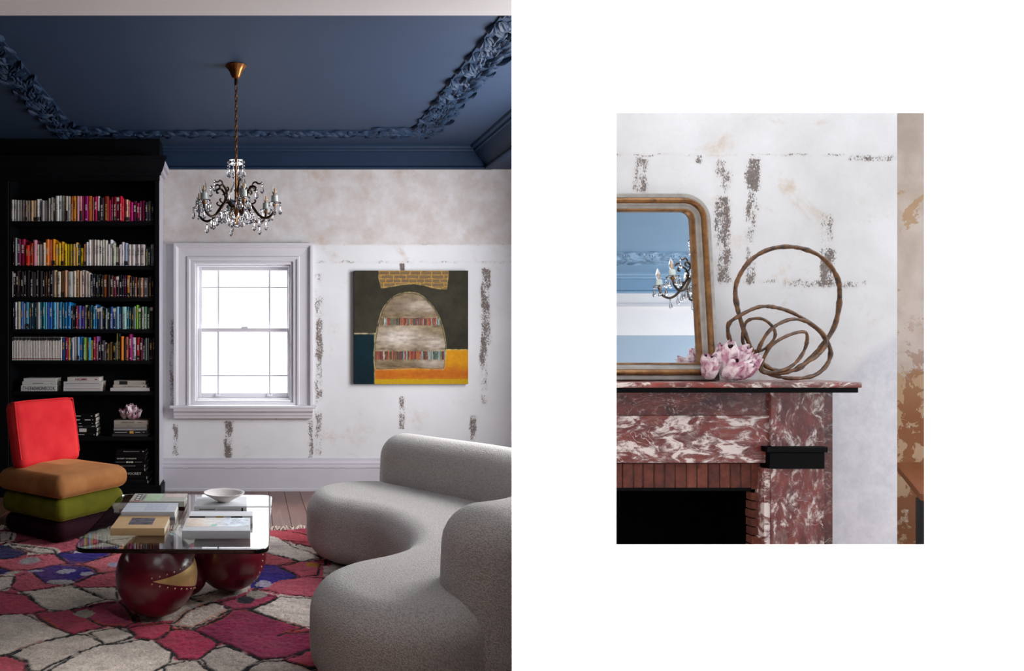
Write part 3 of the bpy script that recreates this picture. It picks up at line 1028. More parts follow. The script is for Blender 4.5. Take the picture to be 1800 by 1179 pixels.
def ordinal(n):
    if n < 20:
        return ONES[n]
    tens = ['', '', 'twent', 'thirt', 'fort', 'fift', 'sixt', 'sevent'][n // 10]
    return tens + ('ieth' if n % 10 == 0 else 'y-' + ONES[n % 10])


def colour_name(hx):
    import colorsys
    r, g, b = (int(hx[i:i + 2], 16) / 255 for i in (0, 2, 4))
    h, s, v = colorsys.rgb_to_hsv(r, g, b)
    h *= 360
    if v < 0.22:
        return 'black'
    if s < 0.14:
        return 'white' if v > 0.82 else ('pale grey' if v > 0.6 else 'dark grey')
    if v < 0.36:
        pre = 'very dark '
    elif v < 0.55:
        pre = 'dark '
    elif s < 0.32 and v > 0.75:
        return 'cream' if 15 < h < 70 else ('pale pink' if h > 300 or h <= 15 else 'pale blue' if 170 < h < 260 else 'pale green')
    else:
        pre = ''
    for lim, nm in ((14, 'red'), (32, 'orange' if v > 0.6 else 'brown'), (48, 'ochre' if v < 0.85 else 'amber'), (68, 'yellow' if v > 0.6 else 'olive'), (165, 'green'), (200, 'teal'), (255, 'blue'), (290, 'purple'), (340, 'magenta'), (361, 'crimson')):
        if h <= lim:
            return pre + nm


def book_mesh():
    m_ = MB()
    # rounded spine + two boards (unit: x thickness, y depth, z height)
    arc = [(0.0, 0.035), (0.08, 0.008), (0.3, -0.006), (0.5, -0.01), (0.7, -0.006), (0.92, 0.008), (1.0, 0.035), (1.0, 0.05), (0.0, 0.05)]
    m_.prism(arc, lambda p, q, s: (p, q, s), 0, 1)
    m_.box(0, 0.07, 0.05, 1, 0, 1)
    m_.box(0.93, 1, 0.05, 1, 0, 1)
    o_ = m_.build('book_cover_mesh', M['book'], angle=40)
    me = o_.data
    bpy.data.objects.remove(o_)
    return me


def part_mesh(m_, mat):
    o_ = m_.build('pm', mat, angle=30)
    me = o_.data
    bpy.data.objects.remove(o_)
    return me


BOOK = book_mesh()
PAGES = part_mesh(MB().box(0.07, 0.93, 0.05, 0.97, 0.012, 0.985), M['paper'])


def strip_mesh(parts, mat):
    m_ = MB()
    for (x0, x1, z0, z1) in parts:
        m_.add([(x0, -0.016, z0), (x1, -0.016, z0), (x1, -0.016, z1), (x0, -0.016, z1)], [(0, 1, 2, 3)])
    return part_mesh(m_, mat)


def title_parts(seed):
    r = random.Random(seed)
    out = []
    z = 0.86 - 0.2 * r.random()
    n = r.randint(6, 13)
    w = 0.18 + 0.14 * r.random()
    for k in range(n):
        h = 0.018 + 0.022 * r.random()
        if r.random() < 0.15:
            z -= 0.03
        out.append((0.5 - w, 0.5 + w * (0.6 + 0.4 * r.random()), z - h, z))
        z -= h + 0.012
    if r.random() < 0.7:
        out.append((0.3, 0.7, 0.06, 0.10))
    return out


TITLE = {k: [strip_mesh(title_parts(i), M[k]) for i in range(5)] for k in ('ink_light', 'ink_dark', 'ink_gold', 'ink_grey')}
BAND_D = strip_mesh([(0.03, 0.97, 0.03, 0.2)], M['ink_dark'])
BAND_L = strip_mesh([(0.03, 0.97, 0.80, 0.95)], M['ink_light'])
PANEL_D = strip_mesh([(0.04, 0.96, 0.02, 0.42)], M['ink_dark'])
MAG_TOP = [strip_mesh([(0.05, 0.95, 0.86, 0.99), (0.1, 0.6, 0.83, 0.86)], M['ink_dark']), strip_mesh([(0.05, 0.95, 0.88, 0.99)], M['print_photo'])]
MAG_RED = strip_mesh([(0.1, 0.9, 0.05, 0.085)], M['ink_red'])


def child(name, me, parent):
    o_ = bpy.data.objects.new(name, me)
    COL.objects.link(o_)
    o_.parent = parent
    return o_


def book(x0, x1, z0, h, yf, depth, hx, label, group, title=None, extra=(), tilt=0.0):
    o_ = bpy.data.objects.new('book', BOOK)
    COL.objects.link(o_)
    o_.location = (x0, yf, z0)
    o_.scale = (max(0.004, x1 - x0), depth, h)
    c = hexc(hx)
    o_.color = c + (1,)
    o_.rotation_euler = (0, tilt, 0)
    tag(o_, label, 'book', group)
    child('page_block', PAGES, o_)
    if title:
        child('title', title, o_)['kind'] = 'stuff'
    for nm, me in extra:
        child(nm, me, o_)
    return o_


ROW1 = "120,255,c9c5c0;149,255,bdb9b4;181,258,b5b1ac;211,258,b0aaa6;240,260,b8b3ae;276,262,a89080;298,262,8a8480;332,262,d8b48c;364,262,c8a888;396,248,e4e0de;429,245,dcd8d4;449,262,a8a4a4;482,262,9c9698;526,238,d0ccc8;549,228,8c8a7c;582,235,4a4640;602,212,e8e6e2;644,210,dfe6ea;673,212,d8d0c0;711,214,cfc4b0;741,216,d4ccc4;773,216,a8581c;797,214,f0a020;831,214,d09098;863,214,e0a0a8;895,214,c03070;919,214,a01870;963,214,e07030;1005,228,d89088;1028,218,c81060;1061,216,e8d8d8;1088,232,2a1a2a;1134,216,8c2c1c;1187,260,d01860;1213,225,a01038;1235,222,7c0c28;1273,216,900c30;1305,214,d81838;1331,246,e04858;1353,250,b02040;1369,252,e8b0a0;1399,262,d06050;1417,280,c01878;1453,268,5c1038;1493,290,b81050;1519,270,6c2050;1545,266,780c38;1582,280,303040;1614,268,706c70;1649,290,1c1820;1680"
ROW2 = "140,665,5a3020;159,670,8aa0a0;184,682,7a2a50;227,684,a01840;275,750,e02820;321,730,e06010;338,728,e04818;359,692,e090a0;397,742,e8dcd0;429,742,e0d8cc;465,722,e4d4bc;496,686,f0822c;537,690,d86a50;567,684,f09818;601,738,f0b848;631,728,f4c818;665,712,f0b428;695,736,f0cc10;729,738,e8c810;761,738,e8d418;791,738,e8b868;825,720,e8a828;850,745,183838;875,780,f0c820;913,738,e09058;935,716,dcd8e4;963,690,ece4e0;994,690,e4d8cc;1025,690,e8dcd4;1051,692,e4dcd0;1083,698,d4d4d0;1115,690,e8e0d0;1141,696,dcdccc;1173,738,d4ccc8;1197,690,f0f0f4;1227,732,c8d4b8;1261,770,d0c0b0;1299,742,d8d0d0;1325,716,e4dce0;1357,726,a4b4d0;1393,742,d8ccc8;1433,742,dcd4d0;1473,742,d8d0cc;1493,742,d4cac6;1529,742,ccc0bc;1583,790,6c6a54;1611,768,204840;1645,740,a8b0b0;1667,738,c0c8c8;1682"
ROW3 = "122,477,b0a8a8;138,478,141018;165,476,201418;195,475,503038;212,477,18141c;245,476,302418;275,475,24202c;310,477,1a161e;345,478,4c4844;372,475,383034;400,476,1e1a20;440,478,141218;468,477,7c4834;496,476,1c1416;520,475,2c2428;553,475,e8c898;588,477,d4ccb8;630,476,6c4418;662,475,d8a080;696,477,c4c8c0;755,476,e4d4c0;790,475,e8c090;820,476,d8b498;846,475,e0dcdc;878,476,c8b4a4;906,480,d8d4d0;940,482,20242c;965,481,181c24;990,483,24282c;1020,482,30323c;1045,484,14161c;1072,483,a85428;1112,483,342c28;1140,484,503428;1175,486,782038;1205,484,2c1828;1235,483,181820;1268,484,20202c;1285,484,801c64;1312,484,b87428;1345,486,201c24;1370,487,28242c;1395,487,703428;1420,488,2c2020;1450,488,b08060;1484,488,6c6870;1540,486,403030;1570,488,1c181c;1596"
ROW4 = "135,531,38386c;150,531,e0e0e8;178,530,c8c8a4;212,530,3c68b0;242,533,8898b0;262,531,4ca0b8;302,532,405868;330,531,284c60;345,531,3488b0;365,531,303c40;380,531,b0b4b4;412,531,309cb0;440,531,1c98a8;468,531,70a8b8;488,531,2054b4;512,531,2c78c8;544,531,58b0d4;580,531,a8b4c0;608,531,2c94c8;645,532,2c7488;668,531,2480c8;700,531,1c88cc;735,537,282430;758,540,203040;780,537,7c1c34;808,537,5c68b0;842,538,482c90;876,536,8c9470;905,540,201820;935,536,287c94;962,538,2c90bc;988,535,1c6cb0;1008,540,1c3048;1034,539,98a4b8;1062,540,182838;1090,542,688888;1112,541,202430;1138,539,2454a0;1170,540,284468;1204,539,88b8d0;1232,540,2878b0;1260,539,a8d8d0;1314,539,186c8c;1336,541,203c38;1362,540,303438;1388,538,8ca8a0;1408,536,7cb828;1434,540,4c8838;1464,539,b0b4a8;1490,539,5c8c70;1522,541,203c2c;1555,538,303830;1585"
ROW5 = "640,593,284888;676,593,b02058;708,593,e88c28;722,593,3c84b0;742,593,c4ccd0;766,592,d8d8dc;800,592,90b8d4;822,592,2c74c0;860,593,70a848;892,593,e0a838;908,593,38a0c8;940,598,e0c850;965,592,b81840;992,591,7c5088;1020,600,181420;1048,598,38343c;1082,602,b0a8ac;1104,604,504828;1132,601,6c4c20;1165,602,181820;1206,584,6c7830;1222,586,182430;1248,591,e08428;1280,594,241820;1302,592,e88878;1336,587,a02070;1366,593,d8c8dc;1412,593,b83030;1450,594,5c1838;1480,596,201418;1504,594,88a098;1522,594,505458;1545,596,141418;1585,593,605848;1600"
SHELF_NAME = ['top shelf', 'second shelf', 'third shelf', 'fourth shelf', 'fifth shelf']
br = random.Random(11)


def size_word(w, h):
    return ('slim ' if w < 0.019 else 'thick ' if w > 0.032 else '') + ('short ' if h < 0.17 else 'tall ' if h > 0.222 else '')


def shelve(row, kx, ox, fy, shelf, start=0):
    items = row.split(';')
    z0 = shelf_z[shelf]
    for i, it in enumerate(items[:-1]):
        a = it.split(',')
        xa = float(a[0])
        xb = float(items[i + 1].split(',')[0])
        yf = YBF + 0.018 + 0.014 * br.random()
        x0 = PX(ox + xa / kx, yf) + 0.0006
        x1 = PX(ox + xb / kx, yf) - 0.0006
        top = PZ(fy(float(a[1])), yf)
        h = top - z0
        hx = a[2]
        n = start + i + 1
        lab = '%s%s book, %s from the left on the %s' % (size_word(x1 - x0, h), colour_name(hx), ordinal(n), SHELF_NAME[shelf])
        lum = sum(int(hx[k:k + 2], 16) for k in (0, 2, 4)) / 765
        tt = None
        if br.random() < 0.85:
            tt = TITLE[('ink_grey' if br.random() < 0.65 else 'ink_dark') if lum > 0.55 else ('ink_light' if br.random() < 0.75 else 'ink_gold')][br.randint(0, 4)]
        ex = []
        q = br.random()
        if q < 0.10:
            ex.append(('spine_band', BAND_D))
        elif q < 0.18:
            ex.append(('spine_band', BAND_L))
        elif q < 0.23 and shelf == 0:
            ex.append(('spine_panel', PANEL_D))
        book(x0, x1, z0, h, yf, min(0.2, 0.12 + 0.3 * h), hx, lab, 'books standing on the ' + SHELF_NAME[shelf], tt, ex)


shelve(ROW1, 6.207, 0, lambda t_: 310 + t_ / 6.207, 0)
shelve(ROW2, 6.207, 0, lambda t_: 310 + t_ / 6.207, 1)
shelve(ROW3, 5.897, 0, lambda t_: t_, 2)
shelve(ROW4, 5.897, 0, lambda t_: t_, 3)
nm = 32
for i in range(nm):
    xa, xb = 122 + (638 - 122) * i / nm, 122 + (638 - 122) * (i + 1) / nm
    yf = YBF + 0.02
    x0, x1 = PX(xa / 5.897, yf) + 0.0004, PX(xb / 5.897, yf) - 0.0004
    h = PZ(592.2 if i else 593.5, yf) - shelf_z[4]
    o = book(x0, x1, shelf_z[4], h, yf, 0.19, ['e2dcd4', 'd9d1ca', 'e6dfd6'][i % 3], 'slim cream magazine with red foot mark, %s from the left on the fifth shelf' % ordinal(i + 1), 'matching magazines on the fifth shelf', None,
             [('cover_picture', MAG_TOP[0 if br.random() < 0.65 else 1]), ('foot_mark', MAG_RED)])
    o.name = 'magazine'
    o['category'] = 'magazine'
shelve(ROW5, 5.897, 0, lambda t_: t_, 4, nm)


# flat-lying books: unit mesh x width, y depth, z thickness, spine at the front
def flat_unit():
    m_ = MB()
    arc = [(0.0, 0.0), (-0.006, 0.15), (-0.008, 0.5), (-0.006, 0.85), (0.0, 1.0), (0.03, 1.0), (0.03, 0.0)]
    m_.prism([(p, q) for p, q in arc], lambda p, q, s: (s, p, q), 0, 1)
    m_.box(0, 1, 0.03, 1, 0, 0.09)
    m_.box(0, 1, 0.03, 1, 0.91, 1)
    return part_mesh(m_, M['book'])


FLAT = flat_unit()
FLAT_P = part_mesh(MB().box(0.012, 0.988, 0.03, 0.985, 0.09, 0.91), M['paper'])


def flat_book(x0, x1, yf, depth, z0, z1, hx, label, group, rotz=0.0, name='book'):
    o_ = bpy.data.objects.new(name, FLAT)
    COL.objects.link(o_)
    o_.location = (x0, yf, z0)
    o_.scale = (x1 - x0, depth, z1 - z0)
    o_.rotation_euler = (0, 0, rotz)
    o_.color = hexc(hx) + (1,)
    tag(o_, label, 'book', group)
    child('page_block', FLAT_P, o_)
    return o_


def print_on(o_, s, u0, u1, v=0.5, hv=0.5, ink='ink_dark', off=0.0):
    """lettering on the spine of a flat-lying book, in the book's unit space"""
    return text_mesh(s, 'lettering', M[ink], o_, u0, u1, -0.0115, v, hmax=hv, offset=off)


def bars(o_, spans, ink, v0=0.35, v1=0.65, name='spine_print'):
    m_ = MB()
    for (a, b) in spans:
        m_.add([(a, -0.0112, v0), (b, -0.0112, v0), (b, -0.0112, v1), (a, -0.0112, v1)], [(0, 1, 2, 3)])
    return tag(m_.build(name, M[ink], o_, angle=0, fix=False), kind='stuff')


def stack(data, kx, ox, ky, oy, z_shelf, group, where):
    """data from the bottom up: x0, x1, thickness in zoom pixels, colour, phrase"""
    z = z_shelf
    out = []
    yf0 = YBF + 0.022
    for i, (a, b, th, hx, phrase) in enumerate(data):
        yf = yf0 + 0.006 * ((i * 7) % 3)
        t_ = th / ky / FPX * yf
        o_ = flat_book(PX(ox + a / kx, yf), PX(ox + b / kx, yf), yf, 0.185, z + 0.0004, z + t_ - 0.0004, hx, phrase + ' ' + where, group)
        out.append(o_)
        z += t_
    return out, z


g = 'flat books stacked on the sixth shelf'
s1, _ = stack([(182, 488, 50, 'dcdad6', 'thick white book printed THE FASHION BOOK'), (193, 487, 34, 'd6d4d0', 'middle white book'), (205, 484, 27, 'd8d6d2', 'topmost white book')], 4.914, 0, 4.914, 640, shelf_z[5], g, 'in the left white stack')
s2, _ = stack([(548, 880, 43, 'd9d6d4', 'lowest white book'), (550, 882, 40, 'd6d2d0', 'middle white book'), (583, 858, 37, 'd8d2cc', 'white book lettered HOME')], 4.914, 0, 4.914, 640, shelf_z[5], g, 'in the middle white stack')
s3, _ = stack([(953, 1292, 28, 'cfcac8', 'lowest pale book'), (977, 1265, 27, 'c4beb4', 'cream book'), (985, 1255, 35, 'b4afa6', 'grey book with a black label')], 4.914, 0, 4.914, 640, shelf_z[5], g, 'in the right pale stack')
print_on(s1[0], 'THE', 0.04, 0.25, 0.5, 0.62)
print_on(s1[0], 'FASHION', 0.26, 0.66, 0.5, 0.62, off=0.02)
print_on(s1[0], 'BOOK', 0.67, 0.96, 0.5, 0.62)
bars(s1[1], [(0.3, 0.62), (0.84, 0.87)], 'ink_dark', 0.42, 0.55)
print_on(s2[2], 'HOME', 0.25, 0.62, 0.5, 0.55, 'ink_red', 0.02)
bars(s2[2], [(0.86, 0.93)], 'ink_red', 0.35, 0.6)
bars(s2[1], [(0.05 + 0.04 * k, 0.075 + 0.04 * k) for k in range(22)], 'ink_dark', 0.45, 0.58)
bars(s2[0], [(0.04 + 0.04 * k, 0.06 + 0.04 * k) for k in range(23)], 'ink_red', 0.45, 0.56)
bars(s3[2], [(0.17, 0.43)], 'ink_dark', 0.05, 0.95)
bars(s3[2], [(0.92, 0.96)], 'ink_dark', 0.3, 0.5)
print_on(s3[1], 'LIVE BEAUTIFUL', 0.27, 0.84, 0.5, 0.38)
bars(s3[1], [(0.9, 0.95)], 'ink_dark', 0.3, 0.6)
g = 'flat books stacked on the seventh shelf'
d1, _ = stack([(600, 832, 36, '0a0a0d', 'lowest black book'), (600, 835, 38, '0a0a0d', 'black book with a white spine label'), (600, 828, 27, '22242a', 'dark grey book'), (600, 824, 26, '0a0a0d', 'thin black book'), (600, 828, 35, '0a0a0d', 'black book with bold white lettering'), (600, 822, 30, '0a0a0d', 'topmost black book')],
              4.914, 0, 4.914, 640, shelf_z[6], g, 'in the black stack behind the red chair')
bars(d1[1], [(0.36, 0.63)], 'ink_light', 0.1, 0.9)
bars(d1[0], [(0.3, 0.56), (0.9, 0.94)], 'ink_light', 0.42, 0.56)
bars(d1[2], [(0.1, 0.3), (0.35, 0.5), (0.84, 0.95)], 'ink_light', 0.4, 0.55)
bars(d1[3], [(0.1, 0.28), (0.36, 0.46), (0.87, 0.9)], 'ink_light', 0.4, 0.6)
bars(d1[4], [(0.1, 0.22), (0.24, 0.4), (0.58, 0.8), (0.87, 0.9)], 'ink_light', 0.38, 0.6)
bars(d1[5], [(0.08, 0.2), (0.22, 0.44), (0.84, 0.89)], 'ink_light', 0.4, 0.6)
d2, ztop = stack([(970, 1275, 22, '3c3a3a', 'lowest dark grey book'), (980, 1270, 30, '28262a', 'black book with a small gold label'), (982, 1268, 24, 'a6a4a8', 'silvery grey book'), (985, 1268, 28, '9a948c', 'grey book'), (985, 1275, 35, 'b0a698', 'cream book lettered A FRAME FOR LIFE')],
                 4.914, 0, 4.914, 640, shelf_z[6], g, 'under the pink barnacle cluster')
print_on(d2[4], 'A FRAME FOR LIFE', 0.2, 0.6, 0.5, 0.42)
bars(d2[4], [(0.7, 0.85)], 'ink_dark', 0.4, 0.52)
bars(d2[1], [(0.48, 0.6)], 'ink_gold', 0.15, 0.85)
bars(d2[1], [(0.05, 0.4), (0.65, 0.8), (0.88, 0.92)], 'ink_light', 0.42, 0.55)
bars(d2[3], [(0.38, 0.55)], 'ink_dark', 0.42, 0.52)
g = 'flat dark books stacked on the lowest shelf'
d3, _ = stack([(985, 1290, 34, '0a0a0d', 'lowest black book'), (985, 1280, 34, '0a0a0d', 'second black book from the bottom'), (990, 1300, 36, '0a0a0d', 'black book lettered VOORDT'), (995, 1262, 34, '0a0a0d', 'fourth black book from the bottom'), (990, 1262, 30, '0a0a0d', 'thin black book'), (985, 1270, 34, '0a0a0d', 'black book with a handwritten spine title'),
               (995, 1255, 30, '0a0a0d', 'black book lettered SECRET GARDENS'), (1000, 1260, 30, '0a0a0d', 'second black book from the top'), (1005, 1255, 30, '0a0a0d', 'topmost black book')],
              4.914, 0, 4.914, 640, shelf_z[7], g, 'in the tall black stack on the lowest shelf')
print_on(d3[6], 'SECRET GARDENS', 0.06, 0.70, 0.5, 0.36, 'ink_light', 0.012)
print_on(d3[2], 'VOORDT', 0.36, 0.75, 0.5, 0.6, 'ink_light')
bars(d3[8], [(0.25 + 0.05 * k, 0.285 + 0.05 * k) for k in range(11)], 'ink_light', 0.44, 0.54)
bars(d3[8], [(0.9, 0.95)], 'ink_light', 0.35, 0.65)
bars(d3[5], [(0.05, 0.34), (0.62, 0.85)], 'ink_light', 0.48, 0.52)
bars(d3[5], [(0.37, 0.44), (0.46, 0.5), (0.52, 0.58)], 'ink_light', 0.3, 0.7)
bars(d3[4], [(0.05, 0.66)], 'ink_light', 0.47, 0.53)
for b_ in (d3[0], d3[1], d3[3], d3[4]):
    bars(b_, [(0.95, 0.97)], 'ink_light', 0.15, 0.85)


# ------------------------------------------------------------------ barnacle clusters
def barnacle_cluster(name, label, loc, w, cups, seed):
    r = random.Random(seed)
    root = thing(name, label, 'barnacle')
    root.location = loc
    for i, (cx_, cz_, cy_, L, rr_, ax, az) in enumerate(cups):
        d = Vector((ax, -0.55, az + 0.25)).normalized()
        q = d.to_track_quat('Z', 'Y').to_matrix()
        m_, mi = MB(), MB()
        n = 14
        rings = [(0.7, -0.35), (0.95, 0.1), (1.0, 0.5), (0.80, 0.95), (0.52, 1.25), (0.40, 1.30), (0.34, 1.12)]
        v, f = [], []
        for (rf, zf) in rings:
            for k in range(n):
                a = 2 * math.pi * k / n
                jag = 1 + 0.10 * math.sin(6 * a + seed + i) + 0.06 * (r.random() - 0.5)
                zz = zf * L * (1 + (0.10 * math.sin(3 * a + i) if zf > 0.9 else 0))
                p = Vector((rf * rr_ * jag * math.cos(a), rf * rr_ * jag * math.sin(a), zz))
                v.append(Vector((cx_, cy_, cz_)) + q @ p)
        for j in range(len(rings) - 1):
            for k in range(n):
                f.append((j * n + k, j * n + (k + 1) % n, (j + 1) * n + (k + 1) % n, (j + 1) * n + k))
        f.append(tuple(range(n))[::-1])
        cup = MB().add(v, f).build('cup', M['barnacle'], root, angle=60)
        v2 = [Vector((cx_, cy_, cz_)) + q @ Vector((0.35 * rr_ * math.cos(2 * math.pi * k / n), 0.35 * rr_ * math.sin(2 * math.pi * k / n), 1.13 * L)) for k in range(n)]
        v2.append(Vector((cx_, cy_, cz_)) + q @ Vector((0, 0, 0.6 * L)))
        MB().add(v2, [(k, (k + 1) % n, n) for k in range(n)]).build('hollow', M['barnacle_in'], cup, angle=60)
    return root


SHELL = [  # x, z, y, length, radius, axis x, axis z  (cluster about 1 unit = 0.16 m wide)
    (-0.055, 0.030, 0.0, 0.050, 0.026, -0.15, 0.55), (-0.062, 0.050, 0.0, 0.040, 0.018, -0.5, 0.5), (-0.040, 0.052, -0.004, 0.042, 0.020, 0.0, 0.7),
    (0.0, 0.030, -0.014, 0.052, 0.030, -0.1, 0.25), (0.020, 0.026, -0.016, 0.046, 0.026, 0.35, 0.15), (-0.004, 0.062, -0.006, 0.056, 0.032, -0.15, 0.45), (0.022, 0.064, -0.004, 0.050, 0.026, 0.35, 0.5),
    (0.005, 0.082, 0.004, 0.040, 0.022, 0.1, 1.0), (-0.016, 0.080, 0.002, 0.036, 0.018, -0.4, 0.9), (0.052, 0.030, -0.002, 0.050, 0.026, 0.35, 0.35), (0.062, 0.048, 0.0, 0.040, 0.018, 0.6, 0.5), (0.040, 0.058, 0.002, 0.040, 0.018, 0.5, 0.6)]
wB = (PX(1220 / 4.914, YBF) - PX(1040 / 4.914, YBF)) / 0.17
kb = wB * 1.0
barnacle_cluster('barnacle_cluster', 'dusky pink barnacle shell cluster on the book stack in the bookcase', (PX(1130 / 4.914, YBF + 0.09), YBF + 0.09, ztop - 0.001),
                 1, [(a * kb, b * kb * 1.05, c * kb, d * kb, e * kb, f_, g_) for (a, b, c, d, e, f_, g_) in SHELL], 5)

# ------------------------------------------------------------------ chandelier
def make_chandelier(label):
    root = thing('chandelier', label, 'chandelier', (0, 0, 0), 0, 'crystal chandeliers')
    # fluted ceiling cup
    v, f = [], []
    prof_ = [(0.012, -0.082), (0.022, -0.076), (0.030, -0.06), (0.040, -0.035), (0.055, -0.014), (0.066, -0.004), (0.062, 0.0)]
    n = 24
    for (r_, z_2) in prof_:
        for k in range(n):
            a = 2 * math.pi * k / n
            rr_ = r_ * (1 + 0.05 * math.cos(8 * a) * (1 if r_ > 0.02 else 0))
            v.append((rr_ * math.cos(a), rr_ * math.sin(a), z_2))
    for j in range(len(prof_) - 1):
        for k in range(n):
            f.append((j * n + k, j * n + (k + 1) % n, (j + 1) * n + (k + 1) % n, (j + 1) * n + k))
    f += [tuple(range(n))[::-1], tuple((len(prof_) - 1) * n + k for k in range(n))]
    MB().add(v, f).build('ceiling_cup', M['brass'], root, angle=50)
    MB().lathe([(0.009, -0.125), (0.011, -0.12), (0.011, -0.085), (0.009, -0.08)], 10).build('hook', M['dark_bronze'], root)
    link = None
    L = 0.040
    z = -0.122
    for k in range(15):
        if link is None:
            pth = [(0.008 * math.cos(a) * (1.0), 0, -L / 2 + (L / 2 + 0.003) * math.sin(a)) for a in [2 * math.pi * i / 14 for i in range(14)]]
            link = MB().tube(pth, 0.0030, 6, True).build('chain_link', M['brass'], root, angle=80)
            o_ = link
        else:
            o_ = link.copy(); COL.objects.link(o_); o_.parent = root
        o_.location = (0, 0, z)
        o_.rotation_euler = (0, 0, (k % 2) * math.pi / 2 + 0.5)
        z -= L - 0.0085
    zt = -0.590
    # top dish
    v, f = [], []
    pr_ = [(0.010, -0.028), (0.030, -0.026), (0.046, -0.016), (0.054, -0.002), (0.050, 0.0), (0.036, -0.012), (0.010, -0.016)]
    MB().lathe(pr_, 20, (0, 0, zt)).build('top_dish', M['crystal'], root, angle=40)
    MB().lathe([(0.005, -0.40), (0.008, -0.385), (0.006, -0.34), (0.011, -0.32), (0.006, -0.30), (0.0055, -0.2), (0.009, -0.19), (0.0055, -0.18), (0.0055, -0.03), (0.009, -0.02), (0.006, 0.0)], 10, (0, 0, zt)).build('stem', M['brass'], root)
    MB().lathe([(0.014, -0.275), (0.040, -0.265), (0.046, -0.235), (0.044, -0.20), (0.030, -0.17), (0.018, -0.15), (0.012, -0.10), (0.010, -0.06)], 16, (0, 0, zt)).build('glass_column', M['crystal'], root)
    MB().lathe([(0.0, -0.345), (0.020, -0.34), (0.036, -0.32), (0.038, -0.295), (0.030, -0.28), (0.012, -0.275)], 16, (0, 0, zt)).build('hub_bowl', M['brass'], root)
    drop = part_mesh(MB().lathe([(0.0005, 0.0), (0.0045, -0.004), (0.0045, -0.008), (0.001, -0.012), (0.0035, -0.017), (0.0085, -0.036), (0.0075, -0.041), (0.0005, -0.048)], 6), M['crystal'])
    bead = part_mesh(MB().ball((0, 0, 0), 0.0055, 8, 6), M['crystal'])

    def hang(me, name, x, y, z_2, s=1.0, par=None):
        o2 = child(name, me, par or root)
        o2.location = (x, y, z_2)
        o2.scale = (s, s, s)
    for k in range(10):
        a = 2 * math.pi * k / 10
        x, y = 0.051 * math.cos(a), 0.051 * math.sin(a)
        hang(bead, 'bead', x, y, zt - 0.012)
        hang(bead, 'bead', x * 0.98, y * 0.98, zt - 0.032)
        hang(drop, 'drop', x, y, zt - 0.046, 1.15)
    az = [41, 101, 161, 221, 281, 341]
    for i, d in enumerate(az):
        a = math.radians(d)
        ca, sa = math.cos(a), math.sin(a)

        def pol(r_, z_2, off=0.0):
            return (r_ * ca - off * sa, r_ * sa + off * ca, zt + z_2)
        key = [(0.030, -0.285), (0.055, -0.255), (0.085, -0.262), (0.115, -0.300), (0.150, -0.345), (0.190, -0.365), (0.225, -0.352), (0.245, -0.325), (0.250, -0.300)]
        pts = catmull([pol(*q) for q in key], 4, False)
        rad = [0.0085 - 0.0025 * abs(t_ / (len(pts) - 1) - 0.4) for t_ in range(len(pts))]
        arm = MB().tube(pts, rad, 8).build('arm', M['dark_bronze'], root, angle=80)
        # leafy scroll above the arm
        for (key2, rd) in (([(0.085, -0.262), (0.072, -0.225), (0.085, -0.185), (0.108, -0.165), (0.128, -0.175), (0.126, -0.192), (0.115, -0.19)], 0.0050),
                           ([(0.092, -0.205), (0.072, -0.20), (0.060, -0.185), (0.066, -0.172), (0.076, -0.178)], 0.0036),
                           ([(0.104, -0.168), (0.112, -0.146), (0.128, -0.140), (0.142, -0.150), (0.160, -0.152), (0.170, -0.142)], 0.0040),
                           ([(0.098, -0.275), (0.120, -0.268), (0.128, -0.255), (0.118, -0.248)], 0.0038)):
            pp = catmull([pol(*q) for q in key2], 4, False)
            mm = len(pp)
            MB().tube(pp, [rd * (0.55 + 0.9 * math.sin(math.pi * (0.15 + 0.8 * k / mm))) for k in range(mm)], 6).build('scroll', M['dark_bronze'], arm, angle=80)
        c = pol(0.250, 0)
        cz = zt - 0.300
        MB().lathe([(0.005, 0.0), (0.012, 0.006), (0.014, 0.014), (0.010, 0.018)], 10, (c[0], c[1], cz)).build('cup', M['brass'], root)
        MB().lathe([(0.010, 0.016), (0.030, 0.014), (0.042, 0.022), (0.040, 0.026), (0.024, 0.020), (0.010, 0.021)], 16, (c[0], c[1], cz)).build('drip_dish', M['crystal'], root)
        MB().lathe([(0.016, 0.018), (0.021, 0.022), (0.0195, 0.068), (0.014, 0.070)], 12, (c[0], c[1], cz)).build('candle_sleeve', M['sleeve'], root)
        bl = MB().lathe([(0.008, 0.070), (0.014, 0.085), (0.0165, 0.098), (0.0135, 0.118), (0.006, 0.138), (0.0014, 0.150)], 12, (c[0], c[1], cz)).build('bulb', M['bulb'], root)
        MB().lathe([(0.003, 0.072), (0.0045, 0.09), (0.0045, 0.108), (0.002, 0.114)], 6, (c[0], c[1], cz)).build('filament', M['filament'], bl)
        for k in range(6):
            b = 2 * math.pi * (k + 0.3 * i) / 6
            hang(drop, 'drop', c[0] + 0.040 * math.cos(b), c[1] + 0.040 * math.sin(b), cz + 0.016, 1.3)
        for (r_, z_2) in ((0.150, -0.352), (0.195, -0.372), (0.115, -0.312), (0.170, -0.146)):
            q = pol(r_, z_2)
            hang(drop, 'drop', q[0], q[1], q[2], 1.45)
    for (R_, z_2, n, s) in ((0.066, -0.300, 9, 1.4), (0.100, -0.318, 10, 1.4), (0.040, -0.338, 6, 1.5)):
        for k in range(n):
            b = 2 * math.pi * k / n + 0.2
            hang(drop, 'drop', R_ * math.cos(b), R_ * math.sin(b), zt + z_2, s)
    MB().ball((0, 0, zt - 0.402), 0.015, 10, 8).build('ball_finial', M['crystal'], root, angle=20)
    return root


